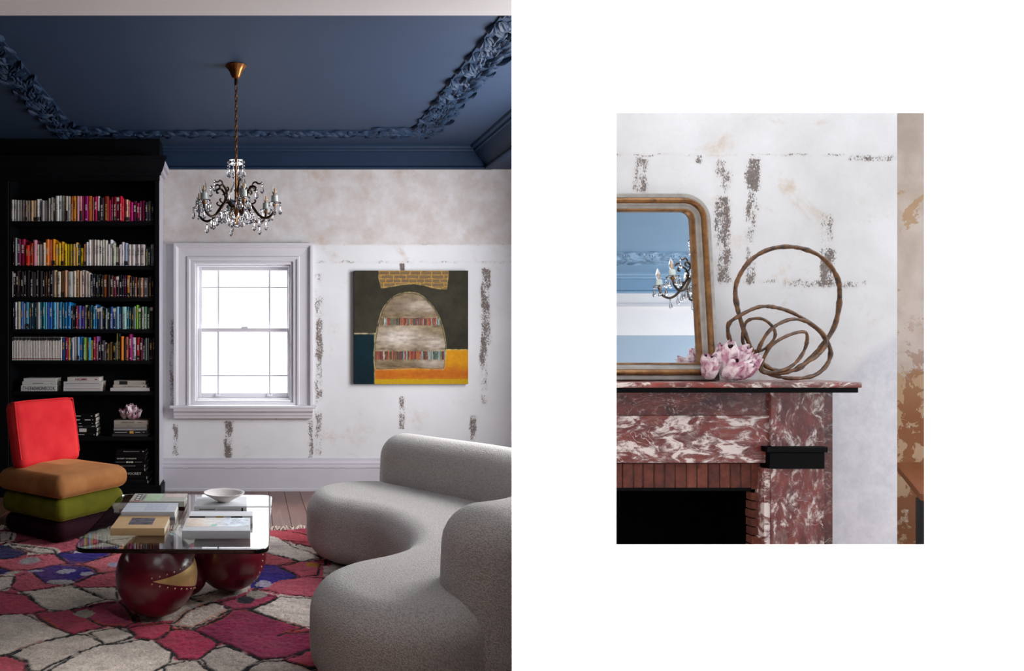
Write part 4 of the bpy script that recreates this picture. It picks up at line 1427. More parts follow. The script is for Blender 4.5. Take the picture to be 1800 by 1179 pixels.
ch = make_chandelier('crystal chandelier with six candle arms hanging from the blue ceiling')
ch.location = (PX(415, 4.63), 4.63, ZC)
ch2 = dup(ch)
ch2['label'] = 'crystal chandelier seen only in the gilt mirror'
ch2.location = (2.95, -0.03, ZC)

# ------------------------------------------------------------------ painting
YPf = YB - 0.045
px0, px1, pz0, pz1 = PX(622.5, YPf), PX(823, YPf), PZ(675, YPf), PZ(475.5, YPf)
root = thing('painting', 'square abstract painting of a pale domed form above orange ground', 'painting', ((px0 + px1) / 2, YB, pz0))
lw, lh = px1 - px0, pz1 - pz0
MB().box(-lw / 2, lw / 2, -0.043, -0.004, 0, lh).build('stretcher', M['canvas_edge'], root, bevel=0.003, seg=1)
N_ = 300
uu, vv = np.meshgrid(np.linspace(0, 1, N_), np.linspace(0, 1, N_))      # v runs upward
U, V = uu.ravel(), vv.ravel()
# picture space of the zoom (65..1095 by 78..1100, downward)
zx, zy = 65 + U * 1030, 1100 - V * 1022
nA, nB, nC = vnoise(zx, zy, 0.006, 1, 4), vnoise(zx, zy, 0.03, 2, 4), vnoise(zx * 0.3, zy, 0.05, 3, 4)


def hx3(h):
    return np.array(hexc(h))


def lerp(a, b, t_):
    return a[None, :] * (1 - t_[:, None]) + b[None, :] * t_[:, None]


C = lerp(hx3('2a281f'), hx3('3e3a2e'), np.clip(nA * 1.3 - 0.15, 0, 1))
wob = (nB - 0.5) * 14


def setc(mask, col):
    C[mask] = col[mask] if col.shape[0] == C.shape[0] else col


def edge(d, w, hxx):
    k = np.clip(1 - np.abs(d) / w, 0, 1) * np.clip(nB * 2.2 - 0.35, 0, 1)
    C[:] = C * (1 - k[:, None]) + hx3(hxx)[None, :] * k[:, None]


blue = (zx < 250 + wob * 0.4) & (zy > 652)
setc(blue, lerp(hx3('02161e'), hx3('05262f'), nA))
edge(np.where(zx < 262, zy - 645, 99), 9, 'c8b890')
org = (zx > 252 + wob * 0.4) & (zy > 795) & ((zx > 880) | (zy > 930))
oc = lerp(hx3('c88a18'), hx3('b4621c'), np.clip((1020 - np.abs(zy - 1010) * 2.2 - 800) / 200 + nA - 0.4, 0, 1))
setc(org, oc)
setc(org & (zy > 1055 + wob), lerp(hx3('c8a010'), hx3('a8861c'), nB))
edge(np.where(zx > 885, zy - 790, 99), 8, 'd8c070')
edge(np.where(zy > 640, zx - 250, 99), 7, 'a09868')
# domed form
dome = [(262, 955), (250, 860), (256, 760), (270, 650), (292, 540), (330, 430), (395, 340), (470, 295), (560, 280), (650, 295), (720, 350), (790, 430), (840, 530), (872, 640), (890, 760), (886, 860), (878, 945), (840, 962), (600, 955), (400, 962), (300, 965)]
dd = sdf_poly(catmull(dome, 4), zx + wob * 0.3, zy + wob * 0.3)
base = lerp(hx3('5c4c38'), hx3('a08e70'), np.clip(nC * 1.4 - 0.2, 0, 1))
patch = np.exp(-(((zx - 470) / 190) ** 2 + ((zy - 680) / 80) ** 2)) + 0.7 * np.exp(-(((zx - 800) / 100) ** 2 + ((zy - 735) / 60) ** 2)) + 0.8 * np.exp(-(((zx - 770) / 120) ** 2 + ((zy - 915) / 30) ** 2)) + 0.5 * np.exp(-(((zx - 640) / 200) ** 2 + ((zy - 400) / 60) ** 2))
base = base + (hx3('d0c6bc')[None, :] - base) * np.clip(patch * (0.35 + nC), 0, 0.9)[:, None]
dk = np.clip(np.exp(-(((zx - 450) / 130) ** 2 + ((zy - 400) / 70) ** 2)) + 0.7 * np.exp(-(((zx - 690) / 110) ** 2 + ((zy - 470) / 25) ** 2)) + 0.9 * np.exp(-(((zx - 560) / 300) ** 2 + ((zy - 925) / 25) ** 2)), 0, 1) * nC
base = base + (hx3('5c4634')[None, :] - base) * dk[:, None]
setc(dd < 0, base)
edge(dd - 7, 5, 'b0a070')
edge(dd + 2, 4, '4a3c2c')
# two rows of painted spines
pr = np.random.default_rng(4)
cols = [hexc(c) for c in ('6a3430', '8c4a3c', '3c4450', '9aa4a0', '7c2c34', '4c6c60', 'b05a38', 'c8bca8', '2c2830', '5c4838', '88a8a4', 'a43c34', '6c6450')]
for (xa, xb, ya, yb2) in ((300, 835, 505, 570), (255, 885, 805, 878)):
    x = xa
    while x < xb:
        w = pr.integers(9, 20)
        lean = (pr.random() - 0.5) * 12
        xx = zx - lean * (zy - ya) / (yb2 - ya)
        c = np.array(cols[pr.integers(len(cols))]) * 0.7 + np.array(hexc('6a5a48')) * 0.3
        C[(xx >= x) & (xx < x + w - 3) & (zy > ya + wob * 0.3) & (zy < yb2 + wob * 0.3) & (dd < 2)] = c
        C[(xx >= x + w - 3) & (xx < x + w) & (zy > ya) & (zy < yb2) & (dd < 2)] = np.array(hexc('2c2420'))
        x += w
# stonework block hanging from the top
arch = [(288, 60), (290, 150), (310, 235), (400, 222), (500, 202), (600, 196), (700, 210), (800, 238), (900, 246), (912, 150), (920, 60)]
da = sdf_poly(arch, zx + wob * 0.3, zy)
rowh = 36
ri = np.floor((zy + wob * 0.6 - 78) / rowh)
bw = 95 + 25 * np.sin(ri * 2.3)
fx_ = ((zx + wob + ri * 37) % bw) / bw
fy_ = ((zy + wob * 0.6 - 78) % rowh) / rowh
joint = (fx_ < 0.06) | (fy_ < 0.13)
sc = lerp(hx3('7a6444'), hx3('6a5844'), nA)
sc[joint] = hx3('b88c3c')
setc(da < 0, sc)
edge(da, 6, 'b89c58')
C = C * (0.86 + 0.28 * nB)[:, None]
vv3 = np.stack([(U - 0.5) * lw, np.full_like(U, -0.0445), V * lh], 1)
ii = np.arange(N_ * N_).reshape(N_, N_)
ff = np.stack([ii[:-1, :-1].ravel(), ii[:-1, 1:].ravel(), ii[1:, 1:].ravel(), ii[1:, :-1].ravel()], 1)
o = mesh_obj('canvas', vv3, ff, M['canvas_paint'], root, angle=0)
paint(o, C)

# ------------------------------------------------------------------ rug
RZ = 0.022
rx0, rx1, ry0, ry1 = -2.2, 1.9, 2.78, 5.12
cellL = [  # traced on the floor: rug fields (zoom pixel polygons, colour)
    ([(0, 335), (70, 338), (70, 378), (0, 392)], 'b6afa6'), ([(-60, 425), (60, 415), (160, 450), (100, 480), (-60, 505)], '1c1650'), ([(60, 402), (330, 435), (340, 458), (200, 452)], 'a49c92'),
    ([(345, 460), (700, 438), (680, 470), (500, 518), (420, 516)], '280e82'), ([(175, 565), (330, 530), (420, 530), (530, 540), (608, 580), (420, 642), (290, 642)], '280e82'), ([(-60, 530), (65, 560), (-60, 592)], '280e82'),
    ([(-60, 505), (100, 482), (330, 460), (412, 516), (170, 562), (65, 558), (-60, 530)], 'cf6272'), ([(500, 520), (690, 470), (760, 450), (760, 560), (610, 578), (530, 538)], 'd46c78'), ([(-60, 600), (90, 600), (60, 662), (-60, 700)], 'a29a92'),
    ([(90, 600), (180, 570), (290, 645), (420, 645), (130, 690), (60, 665)], 'c8586c'), ([(425, 645), (610, 582), (720, 570), (720, 665), (500, 665)], 'c4586a'),
    ([(130, 690), (440, 652), (645, 740), (410, 806), (285, 806), (220, 760)], '9c958a'), ([(500, 665), (720, 665), (722, 745), (652, 740)], '988f86'), ([(-60, 685), (130, 705), (288, 806), (180, 826), (-60, 835)], 'bc4660'),
    ([(195, 826), (420, 802), (640, 906), (450, 952), (330, 916)], 'a83450'), ([(430, 802), (740, 750), (835, 880), (760, 912), (600, 890)], '98284e'), ([(-60, 840), (120, 826), (250, 870), (330, 918), (432, 952), (160, 1026), (50, 1070), (-60, 1085)], '9b948b'),
    ([(60, 1078), (170, 1026), (432, 956), (520, 956), (632, 1010), (490, 1060), (240, 1179), (185, 1179), (165, 1120)], '8f877e'), ([(-60, 1088), (50, 1076), (165, 1130), (150, 1250), (-60, 1250)], 'b84a58'),
    ([(540, 946), (720, 912), (832, 962), (640, 1010)], '8c857c'), ([(170, 1250), (500, 1062), (640, 1012), (830, 986), (920, 986), (1043, 1060), (1043, 1120), (930, 1185), (860, 1250)], '918a81'),
    ([(780, 916), (1050, 876), (1050, 934), (920, 985), (840, 976)], 'b02c4e'), ([(930, 990), (1050, 936), (1120, 985), (1050, 1062)], 'a8304e')]
cellR = [
    ([(940, -60), (1130, -30), (1335, 70), (1000, 208), (890, 196)], '280e82'), ([(1130, -40), (1560, -60), (1560, 60), (1370, 76)], 'c65468'), ([(870, 215), (1150, 112), (1380, 80), (1640, 90), (1560, 300), (1150, 250), (1050, 210)], 'c45a6c'),
    ([(850, 420), (1150, 285), (1640, 315), (1640, 615), (1390, 604), (1000, 480)], 'a39b93'), ([(510, 350), (850, 250), (1080, 290), (1100, 305), (830, 412), (640, 412)], 'a02c50'),
    ([(640, 425), (810, 425), (1010, 490), (1405, 612), (1160, 692), (1640, 640), (1640, 790), (1200, 932), (960, 942), (600, 780), (490, 742), (260, 632), (550, 490)], '8e1c4c'),
    ([(20, 570), (250, 400), (420, 350), (500, 350), (622, 420), (240, 612), (100, 602)], '8e857d'), ([(-20, 640), (80, 628), (240, 630), (512, 770), (270, 942), (80, 932), (-20, 860)], 'b02e54'),
    ([(290, 932), (430, 832), (600, 800), (955, 952), (730, 1080), (520, 1180), (460, 1080)], '857d75'), ([(-60, 1010), (160, 950), (270, 962), (440, 1080), (500, 1190), (-60, 1190)], '8a8279'), ([(1190, 962), (1640, 800), (1700, 1060), (1440, 1032)], 'b8465e'),
    ([(740, 1082), (1000, 962), (1150, 962), (1450, 1042), (1600, 1090), (1500, 1250), (700, 1250)], '8a8179'),
    ([(880, -390), (960, -360), (1220, -300), (1560, -270), (1560, -330), (1120, -420)], 'd0525e'), ([(930, -420), (1130, -350), (1280, -240), (1440, -200), (1600, -120), (1350, -90), (1050, -170), (940, -200)], 'b2aaa2'),
    ([(940, -190), (1060, -165), (1330, -85), (1130, -40), (960, -60)], 'd0606c'), ([(1350, -85), (1640, -100), (1640, -50), (1180, -30)], 'c05064')]
cells = []
for (pl_, c_) in cellL:
    cells.append(([on_plane(p / 3.477, 840 + q / 3.477, RZ) for p, q in pl_], c_))
for (pl_, c_) in cellR:
    cells.append(([on_plane(300 + p / 6.0, 1000 + q / 6.0, RZ) for p, q in pl_], c_))
hg = 0.0065
gx, gy = np.meshgrid(np.arange(rx0, rx1, hg), np.arange(ry0, ry1, hg))
NX, NY = gx.shape[1], gx.shape[0]
X_, Y_ = gx.ravel(), gy.ravel()
wx = X_ + (vnoise(X_, Y_, 9, 21, 3) - 0.5) * 0.035
wy = Y_ + (vnoise(X_, Y_, 9, 22, 3) - 0.5) * 0.035
# fallback lattice of diamonds for the fields hidden under furniture
a_, b_ = (wx / 0.62 + wy / 0.5), (wx / 0.62 - wy / 0.5)
ia, ib = np.floor(a_).astype(int), np.floor(b_).astype(int)
fa, fb = a_ - ia, b_ - ib
pal = np.array([hexc(c) for c in ('a0988e', 'b8405c', '9a9288', 'c8586c', 'a83450', '948c84')])
C = pal[(ia * 3 + ib * 5) % 6]
dist = np.minimum.reduce([fa, 1 - fa, fb, 1 - fb]) * 0.25
best = np.full(X_.shape, 1e9)
for (pl_, c_) in cells:
    pa_ = np.array(pl_)
    if True:
        box_ = (wx > pa_[:, 0].min() - 0.06) & (wx < pa_[:, 0].max() + 0.06) & (wy > pa_[:, 1].min() - 0.06) & (wy < pa_[:, 1].max() + 0.06)
        ix = np.nonzero(box_)[0]
        if not len(ix):
            continue
        d = sdf_poly(pl_, wx[ix], wy[ix])
        take = (d < 0.03) & (d < best[ix])
        tt_ = ix[take]
        C[tt_] = np.array(hexc(c_))
        best[tt_] = d[take]
        dist[tt_] = np.abs(d[take])
streak = vnoise(X_ * 0.35, Y_, 34, 23, 3)
tuft = vnoise(X_, Y_, 70, 24, 2)
C = C * 1.45 * (0.50 + 0.60 * streak + 0.40 * tuft)[:, None] * np.array([1.03, 0.97, 0.96])[None, :]
pinkish = (C[:, 0] > C[:, 1] * 2.2)
C = C * np.where(pinkish, 0.70, np.where(C[:, 2] > C[:, 0] * 1.5, 0.9, 1.42))[:, None]
fade = np.clip(vnoise(X_, Y_, 3.5, 25, 3) * 2.2 - 1.0, 0, 1)[:, None] * 0.25 * pinkish[:, None]
C = C * (1 - fade) + np.array(hexc('c87884'))[None, :] * fade
lw_ = 0.0060 + 0.006 * vnoise(X_, Y_, 6, 26, 2)
ln = np.clip((lw_ - dist) / 0.003, 0, 1) * np.clip(vnoise(X_, Y_, 30, 27, 2) * 3 - 0.2, 0, 1)
C = C * (1 - ln[:, None]) + np.array(hexc('0c0a10'))[None, :] * ln[:, None]
om = (dist > lw_) & (dist < lw_ + 0.009) & (vnoise(X_, Y_, 5, 28, 2) > 0.60)
C[om] = C[om] * 0.45 + np.array(hexc('c2542c'))[None, :] * 0.55
# small knotted motifs
for (q, qs, c_) in (((215, 566), (0.045, 0.015), 'b8b0c8'), ((400, 570), (0.05, 0.025), 'c0b8c8'), ((535, 583), (0.04, 0.02), 'b8b0c4'), ((370, 632), (0.07, 0.02), 'c4b8b8'), ((185, 505), (0.06, 0.04), 'b0a4a8'), ((500, 448), (0.05, 0.025), 'c4bcc8'),
                    ((700, 528), (0.04, 0.03), 'b4a8c4'), ((520, 825), (0.05, 0.03), 'a49488')):
    cx_, cy_ = on_plane(q[0] / 3.477, 840 + q[1] / 3.477, RZ)
    mk = ((wx - cx_) / qs[0]) ** 2 + ((wy - cy_) / (qs[1] * 1.6)) ** 2 < 1
    C[mk] = np.array(hexc(c_)) * (0.7 + 0.5 * tuft[mk])[:, None]
for (q, qs, c_) in (((985, 155), (0.05, 0.03), 'b4acc0'), ((910, 262), (0.05, 0.04), 'a0968c'), ((790, 320), (0.045, 0.035), '1c1c2c'), ((540, 960 - 1080), (0.0, 0.0), 'a0968c')):
    if qs[0] == 0:
        continue
    cx_, cy_ = on_plane(300 + q[0] / 6, 1000 + q[1] / 6, RZ)
    mk = ((wx - cx_) / qs[0]) ** 2 + ((wy - cy_) / (qs[1] * 1.6)) ** 2 < 1
    C[mk] = np.array(hexc(c_)) * (0.7 + 0.5 * tuft[mk])[:, None]
cx_, cy_ = on_plane(547, 992, RZ)
mk = ((wx - cx_) / 0.04) ** 2 + ((wy - cy_) / 0.05) ** 2 < 1
C[mk] = np.array(hexc('c07a20'))
Z_ = 0.014 + 0.010 * tuft + 0.004 * streak - 0.004 * ln
eg = np.minimum.reduce([X_ - rx0, rx1 - X_, Y_ - ry0, ry1 - Y_])
Z_ = np.where(eg < 0.012, 0.002, Z_)
Yw = Y_ + np.where(Y_ > ry1 - 0.4, (vnoise(X_, Y_ * 0, 2.2, 30, 2) - 0.5) * 0.10 * np.clip((Y_ - ry1 + 0.4) / 0.4, 0, 1), 0)
ii = np.arange(NX * NY).reshape(NY, NX)
ff = np.stack([ii[:-1, :-1].ravel(), ii[:-1, 1:].ravel(), ii[1:, 1:].ravel(), ii[1:, :-1].ravel()], 1)
rug = mesh_obj('rug', np.stack([X_, Yw, Z_], 1), ff, M['rug'], None, angle=179)
paint(rug, np.clip(C, 0, 1))
tag(rug, 'knotted wool rug of pink, grey and indigo diamonds with black outlines', 'rug')
m = MB()
fr = random.Random(9)
yedge = lambda x: float(ry1 + (vnoise(np.array([x]), np.array([0.0]), 2.2, 30, 2)[0] - 0.5) * 0.10)
x = rx0 + 0.01
while x < rx1 - 0.01:
    y = yedge(x)
    pts = [(x, y - 0.03, 0.014)]
    hx_, zz_ = x, 0.012
    for k in range(4):
        hx_ += (fr.random() - 0.5) * 0.03
        pts.append((hx_, y + 0.018 * (k + 1) + 0.01 * fr.random(), 0.008 + 0.022 * fr.random()))
    m.tube(pts, [0.004, 0.006, 0.006, 0.005, 0.003], 5)
    x += 0.013
o = m.build('fringe', M['fringe'], rug, angle=80, fix=False)
o['kind'] = 'stuff'

# ------------------------------------------------------------------ upholstered things from distance fields
def grid3(x0, x1, y0, y1, z0, z1, h):
    xs, ys, zs = np.arange(x0, x1 + h, h), np.arange(y0, y1 + h, h), np.arange(z0, z1 + h, h)
    return xs, ys, zs


def rounded(d2, zabs, hz, r):
    qx, qz = d2 + r, zabs - hz + r
    return np.sqrt(np.maximum(qx, 0) ** 2 + np.maximum(qz, 0) ** 2) + np.minimum(np.maximum(qx, qz), 0) - r


def sofa_seat(root, loc):
    out = [(.40, 4.30), (.352, 4.52), (.42, 4.76), (.62, 4.90), (.90, 4.90), (1.22, 4.64), (1.50, 4.28), (1.64, 3.80), (1.58, 3.35), (1.30, 2.98), (1.00, 2.76), (.80, 2.58), (.58, 2.47), (.36, 2.54), (.245, 2.76), (.262, 2.96), (.38, 3.12), (.56, 3.24), (.69, 3.38), (.755, 3.60), (.735, 3.84), (.67, 4.03), (.55, 4.16)]
    poly = catmull(out, 5)
    h = 0.02
    xs, ys, zs = grid3(0.14, 1.80, 2.34, 5.04, -0.06, 0.50, h)
    X, Y = np.meshgrid(xs, ys, indexing='ij')
    d2 = sdf_poly(poly, X, Y)[:, :, None]
    z = zs[None, None, :]
    crown_ = 0.018 * np.clip(-d2 / 0.25, 0, 1)
    top = 0.375 + crown_
    zc, hz = top / 2, top / 2
    # belly: the sides bulge a little at mid height
    bul = 0.012 * (1 - np.clip(np.abs(z - 0.19) / 0.19, 0, 1) ** 2)
    F = rounded(d2 - bul, np.abs(z - zc), hz, 0.115)
    V_, Q_ = surface_nets(F, (xs[0], ys[0], zs[0]), h)
    return mesh_obj('seat', V_ - np.array(loc), Q_, M['boucle'], root, angle=179)


def sofa_back(root, loc):
    path = catmull([(1.005, 4.80), (1.17, 4.56), (1.38, 4.26), (1.53, 3.9), (1.55, 3.5), (1.42, 3.18), (1.14, 2.93), (1.0, 2.80), (.87, 2.73)], 6, False)
    h = 0.02
    xs, ys, zs = grid3(0.62, 1.90, 2.46, 5.12, -0.04, 0.82, h)
    X, Y = np.meshgrid(xs, ys, indexing='ij')
    d2 = sdf_path(path, X, Y)[:, :, None]
    z = zs[None, None, :]
    top = 0.69
    w = 0.172 - 0.012 * np.clip((z - 0.4) / 0.3, 0, 1)
    F = rounded(d2 - w, np.abs(z - (top + 0.02) / 2), (top - 0.02) / 2, 0.15)
    V_, Q_ = surface_nets(F, (xs[0], ys[0], zs[0]), h)
    return mesh_obj('backrest', V_ - np.array(loc), Q_, M['boucle'], root, angle=179)


sl_ = (0.95, 3.7, 0.0285)
sofa = thing('sofa', 'curved off-white boucle sofa with a wraparound back', 'sofa', sl_)
sofa_seat(sofa, (sl_[0], sl_[1], 0.0))
sofa_back(sofa, (sl_[0], sl_[1], 0.0))


def cushion(name, root, hx_, hy_, z0, z1, r, corner, bulge, mat, h=0.0125, xoff=0.0, crown_=0.02):
    xs, ys, zs = grid3(-hx_ - 0.08, hx_ + 0.08, -hy_ - 0.08, hy_ + 0.08, z0 - 0.05, z1 + 0.07, h)
    X, Y = np.meshgrid(xs, ys, indexing='ij')
    qx, qy = np.abs(X) - hx_ + corner, np.abs(Y) - hy_ + corner
    d2 = (np.sqrt(np.maximum(qx, 0) ** 2 + np.maximum(qy, 0) ** 2) + np.minimum(np.maximum(qx, qy), 0) - corner)[:, :, None]
    z = zs[None, None, :]
    zc, hz = (z0 + z1) / 2, (z1 - z0) / 2
    b = bulge * (1 - np.clip(np.abs(z - zc) / hz, 0, 1) ** 2)
    cr = crown_ * np.clip(-d2 / 0.2, 0, 1)
    F = rounded(d2 - b, np.abs(z - zc - cr / 2), hz + cr / 2, r)
    V_, Q_ = surface_nets(F, (xs[0], ys[0], zs[0]), h)
    V_[:, 0] += xoff
    return mesh_obj(name, V_, Q_, mat, root, angle=179)


chair = thing('slipper_chair', 'low velvet slipper chair with red back on stacked tan and olive cushions', 'chair', (-1.275, 5.10, 0.0285), math.atan2(-0.58, 0.81))
cushion('base_cushion', chair, 0.275, 0.265, 0.0, 0.135, 0.040, 0.045, 0.018, M['velvet_dark'], crown_=0.0)
cushion('green_cushion', chair, 0.285, 0.275, 0.130, 0.282, 0.042, 0.04, 0.020, M['velvet_green'], crown_=0.0)
cushion('seat_cushion', chair, 0.300, 0.290, 0.280, 0.425, 0.042, 0.035, 0.024, M['velvet_tan'], crown_=0.035)
bk = cushion('backrest', chair, 0.062, 0.262, 0.0, 0.455, 0.045, 0.05, 0.006, M['velvet_red'], crown_=0.0)
bk.location = (-0.165, 0.0, 0.425)
bk.rotation_euler = (0, math.radians(-11), 0)
pts = []
for k in range(0, 40):
    pass
# piping along the backrest's front edge and a seam on the seat
m = MB()
yy, zz = 0.252, 0.445
pth = [(0.050, -yy, 0.06), (0.052, -yy, 0.40), (0.050, -yy + 0.03, zz), (0.050, 0, zz + 0.004), (0.050, yy - 0.03, zz), (0.052, yy, 0.40), (0.050, yy, 0.06)]
m.tube(catmull(pth, 6, False), 0.0042, 6)
m.build('piping', M['velvet_red'], bk, angle=80)

# ------------------------------------------------------------------ coffee table
tz = 0.40
tl = (-0.35, 3.80, 0.0285)
table = thing('coffee_table', 'glass topped coffee table standing on glossy oxblood balls', 'table', tl)
fl, frr, br_, bl_ = on_plane(127, 964, tz + 0.02), on_plane(472, 966, tz + 0.02), on_plane(479, 869.5, tz + 0.02), on_plane(214, 867.5, tz + 0.02)


def round_corners(pts_, r, n=6):
    out = []
    m_ = len(pts_)
    for i in range(m_):
        p = Vector(pts_[i]).to_2d(); a = Vector(pts_[i - 1]).to_2d(); b = Vector(pts_[(i + 1) % m_]).to_2d()
        u, w = (a - p).normalized(), (b - p).normalized()
        A, B = p + u * r, p + w * r
        for k in range(n + 1):
            t_ = k / n
            q = A * (1 - t_) ** 2 + p * 2 * t_ * (1 - t_) + B * t_ ** 2
            out.append((q.x, q.y))
    return out


tp = round_corners([fl, frr, br_, bl_], 0.075)
MB().prism([(p - tl[0], q - tl[1]) for p, q in tp], lambda p, q, s: (p, q, s), tz - tl[2], tz + 0.02 - tl[2]).build('glass_top', M['table_glass'], table, bevel=0.002, seg=1, angle=30)
r1, r2, r3 = 0.19, 0.19, 0.10


def ball_leg(cx_, cy_, r, wedge_az=None, studs=None):
    c = (cx_ - tl[0], cy_ - tl[1], r)
    b = MB().ball((0, 0, 0), r, 48, 32).build('ball_leg', M['lacquer'], table, angle=179, loc=c)
    z = lambda az, el, rr_: (rr_ * math.cos(el) * math.sin(az), -rr_ * math.cos(el) * math.cos(az), rr_ * math.sin(el))
    rad_ = math.radians
    if wedge_az is not None:
        v, f = [], []
        na, ne = 30, 12
        for i in range(na + 1):
            t_ = i / na
            az = rad_(wedge_az + 128 * t_)
            lo, hi = 8 - 34 * t_, 8 + 22 * t_
            for j in range(ne + 1):
                v.append(z(az, rad_(lo + (hi - lo) * j / ne), r + 0.0012))
        for i in range(na):
            for j in range(ne):
                a = i * (ne + 1) + j
                f.append((a, a + ne + 1, a + ne + 2, a + 1))
        MB().add(v, f).build('gold_inlay', M['gold'], b, angle=179, fix=False)
        for t_ in np.linspace(0.0, 0.9, 12):
            az = wedge_az + 128 * t_
            for el in (8 - 34 * t_ - 4, 8 + 22 * t_ + 4):
                st(b, z(rad_(az - 1), rad_(el), r))
    if studs:
        for (az, el) in studs:
            st(b, z(rad_(az), rad_(el), r))
    return b


STUD = part_mesh(MB().ball((0, 0, 0), 0.0048, 8, 6), M['stud'])


def st(par, p):
    o_ = child('stud', STUD, par)
    o_.location = p


ball_leg(-0.440, 3.50, r1, wedge_az=2)
ball_leg(-0.105, 3.86, r2, studs=[(62 + 6 * math.sin(math.radians(e)), e) for e in range(-50, 56, 9)] + [(-5, 48)])
ball_leg(-0.318, 3.775, r3)

# things on the table
zt0 = tz + 0.0205


def tbook(px_l, px_r, py_front, depth, z0, th, hx, label, rot=0.0):
    """book lying on the table: front edge of its cover at the given pixel row"""
    z1 = z0 + th
    (xa, ya), (xb, yb2) = on_plane(px_l, py_front, z1), on_plane(px_r, py_front, z1)
    return flat_book(xa, xb, ya, depth, z0, z1, hx, label, 'books lying on the glass coffee table', rot)


def cover_quad(o_, pts_, mat, name='cover_print', z=1.012):
    return MB().add([(p, q, z) for p, q in pts_], [tuple(range(len(pts_)))]).build(name, mat, o_, angle=0, fix=False)


g1 = tbook(194, 289, 928, 0.255, zt0, 0.034, 'd2ae80', 'beige book with a dark photograph on its cover')
cover_quad(g1, [(0.28, 0.26), (0.74, 0.26), (0.74, 0.78), (0.28, 0.78)], M['print_photo'], 'cover_photo')
g2 = tbook(213, 308, 905, 0.21, zt0, 0.026, 'cfd2d6', 'lower of the two pale grey books behind the beige book')
g3 = tbook(213, 307, 899.5, 0.205, zt0 + 0.0265, 0.027, 'c9ced6', 'upper pale grey book with a faint drawing on its cover')
cover_quad(g3, [(0.4, 0.15), (0.82, 0.15), (0.82, 0.85), (0.4, 0.85)], simple('faint_printed_drawing', 'b2b8c4', 0.6, 0.25, 30), 'cover_drawing')
g4 = tbook(228, 324, 887, 0.20, zt0, 0.031, '3c1018', 'dark maroon book under the pale green book')
g5 = tbook(227, 324, 881, 0.20, zt0 + 0.0315, 0.028, 'b4b4a8', 'pale green and grey book with bold black cover lettering')
cover_quad(g5, [(0.27, 0.06), (0.55, 0.06), (0.55, 0.94), (0.27, 0.94)], simple('pale_green_print', 'a8c09c', 0.5, 0.1, 12), 'green_panel')
cover_quad(g5, [(0.60, 0.5), (0.98, 0.5), (0.98, 0.94), (0.60, 0.94)], simple('pink_grey_print', 'c4b0a8', 0.5, 0.15, 12), 'pink_panel')
cover_quad(g5, [(0.07, 0.12), (0.17, 0.12), (0.17, 0.9), (0.07, 0.9)], M['ink_dark'], 'black_panel', 1.010)
cover_quad(g5, [(0.0, 0.0), (0.22, 0.0), (0.22, 0.1), (0.0, 0.1)], simple('rose_print', 'b8786c', 0.5, 0.1, 12), 'rose_panel', 1.010)
for k in range(6):
    cover_quad(g5, [(0.195, 0.15 + 0.125 * k), (0.24, 0.15 + 0.125 * k), (0.24, 0.22 + 0.125 * k), (0.195, 0.22 + 0.125 * k)], M['ink_dark'], 'cover_lettering', 1.014)
for k in range(3):
    cover_quad(g5, [(0.09, 0.2 + 0.22 * k), (0.15, 0.2 + 0.22 * k), (0.15, 0.33 + 0.22 * k), (0.09, 0.33 + 0.22 * k)], M['ink_light'], 'cover_lettering', 1.02)
g6 = tbook(320, 440, 932.5, 0.245, zt0, 0.036, 'd4d6da', 'large art book with a blue and sand cover painting')
t = NT('printed_sand_and_sea'); v_ = t.coord(); gx_ = t.sep(v_)[0]; n = t.noise(v_, 7, 5, 0.6, 1.0)
t.set(color=t.mix(t.step(t.math('ADD', gx_, t.math('MULTIPLY', n, 0.4)), 0.45, 0.85), t.mix(t.step(n, 0.4, 0.62), hexc('c8a684'), hexc('d8ccbc')), t.mix(t.step(n, 0.4, 0.6), hexc('5c7088'), hexc('c0d0da'))), rough=0.35)
cover_quad(g6, [(0.02, 0.30), (0.98, 0.30), (0.98, 0.98), (0.02, 0.98)], t.m, 'cover_painting')
cover_quad(g6, [(0.40, 0.34), (0.47, 0.32), (0.51, 0.40), (0.49, 0.50), (0.42, 0.48)], simple('green_print', '5ca084', 0.4, 0.15, 20), 'green_blot', 1.02)
g7 = tbook(333, 444, 906.5, 0.10, zt0, 0.040, 'dcdfe2', 'white book with a striped black and yellow spine')
bars(g7, [(0.0, 0.25), (0.66, 0.84)], 'ink_dark', 0.55, 0.95)
bars(g7, [(0.42, 0.54)], 'ink_gold', 0.55, 0.95)
g8 = tbook(341, 433.5, 889.5, 0.235, zt0, 0.036, 'd8dade', 'white book under the stone bowl')
bars(g8, [(0.10 + 0.026 * k, 0.12 + 0.026 * k) for k in range(12)], 'ink_dark', 0.50, 0.64)
bars(g8, [(0.45 + 0.03 * k, 0.47 + 0.03 * k) for k in range(13)], 'ink_dark', 0.5, 0.56)
bars(g8, [(0.90, 0.935)], 'ink_dark', 0.25, 0.8)
bz = zt0 + 0.0365
bY = 3.98
bowl = MB().lathe([(0.030, 0.0), (0.034, 0.003), (0.060, 0.018), (0.095, 0.037), (0.108, 0.046), (0.109, 0.050), (0.105, 0.0505), (0.090, 0.043), (0.055, 0.022), (0.025, 0.012), (0.002, 0.010)], 48, (0, 0, 0)).build('bowl', M['bowl'], angle=60, loc=(PX(394, bY), bY, bz))
tag(bowl, 'shallow pale stone bowl resting on a white book', 'bowl')

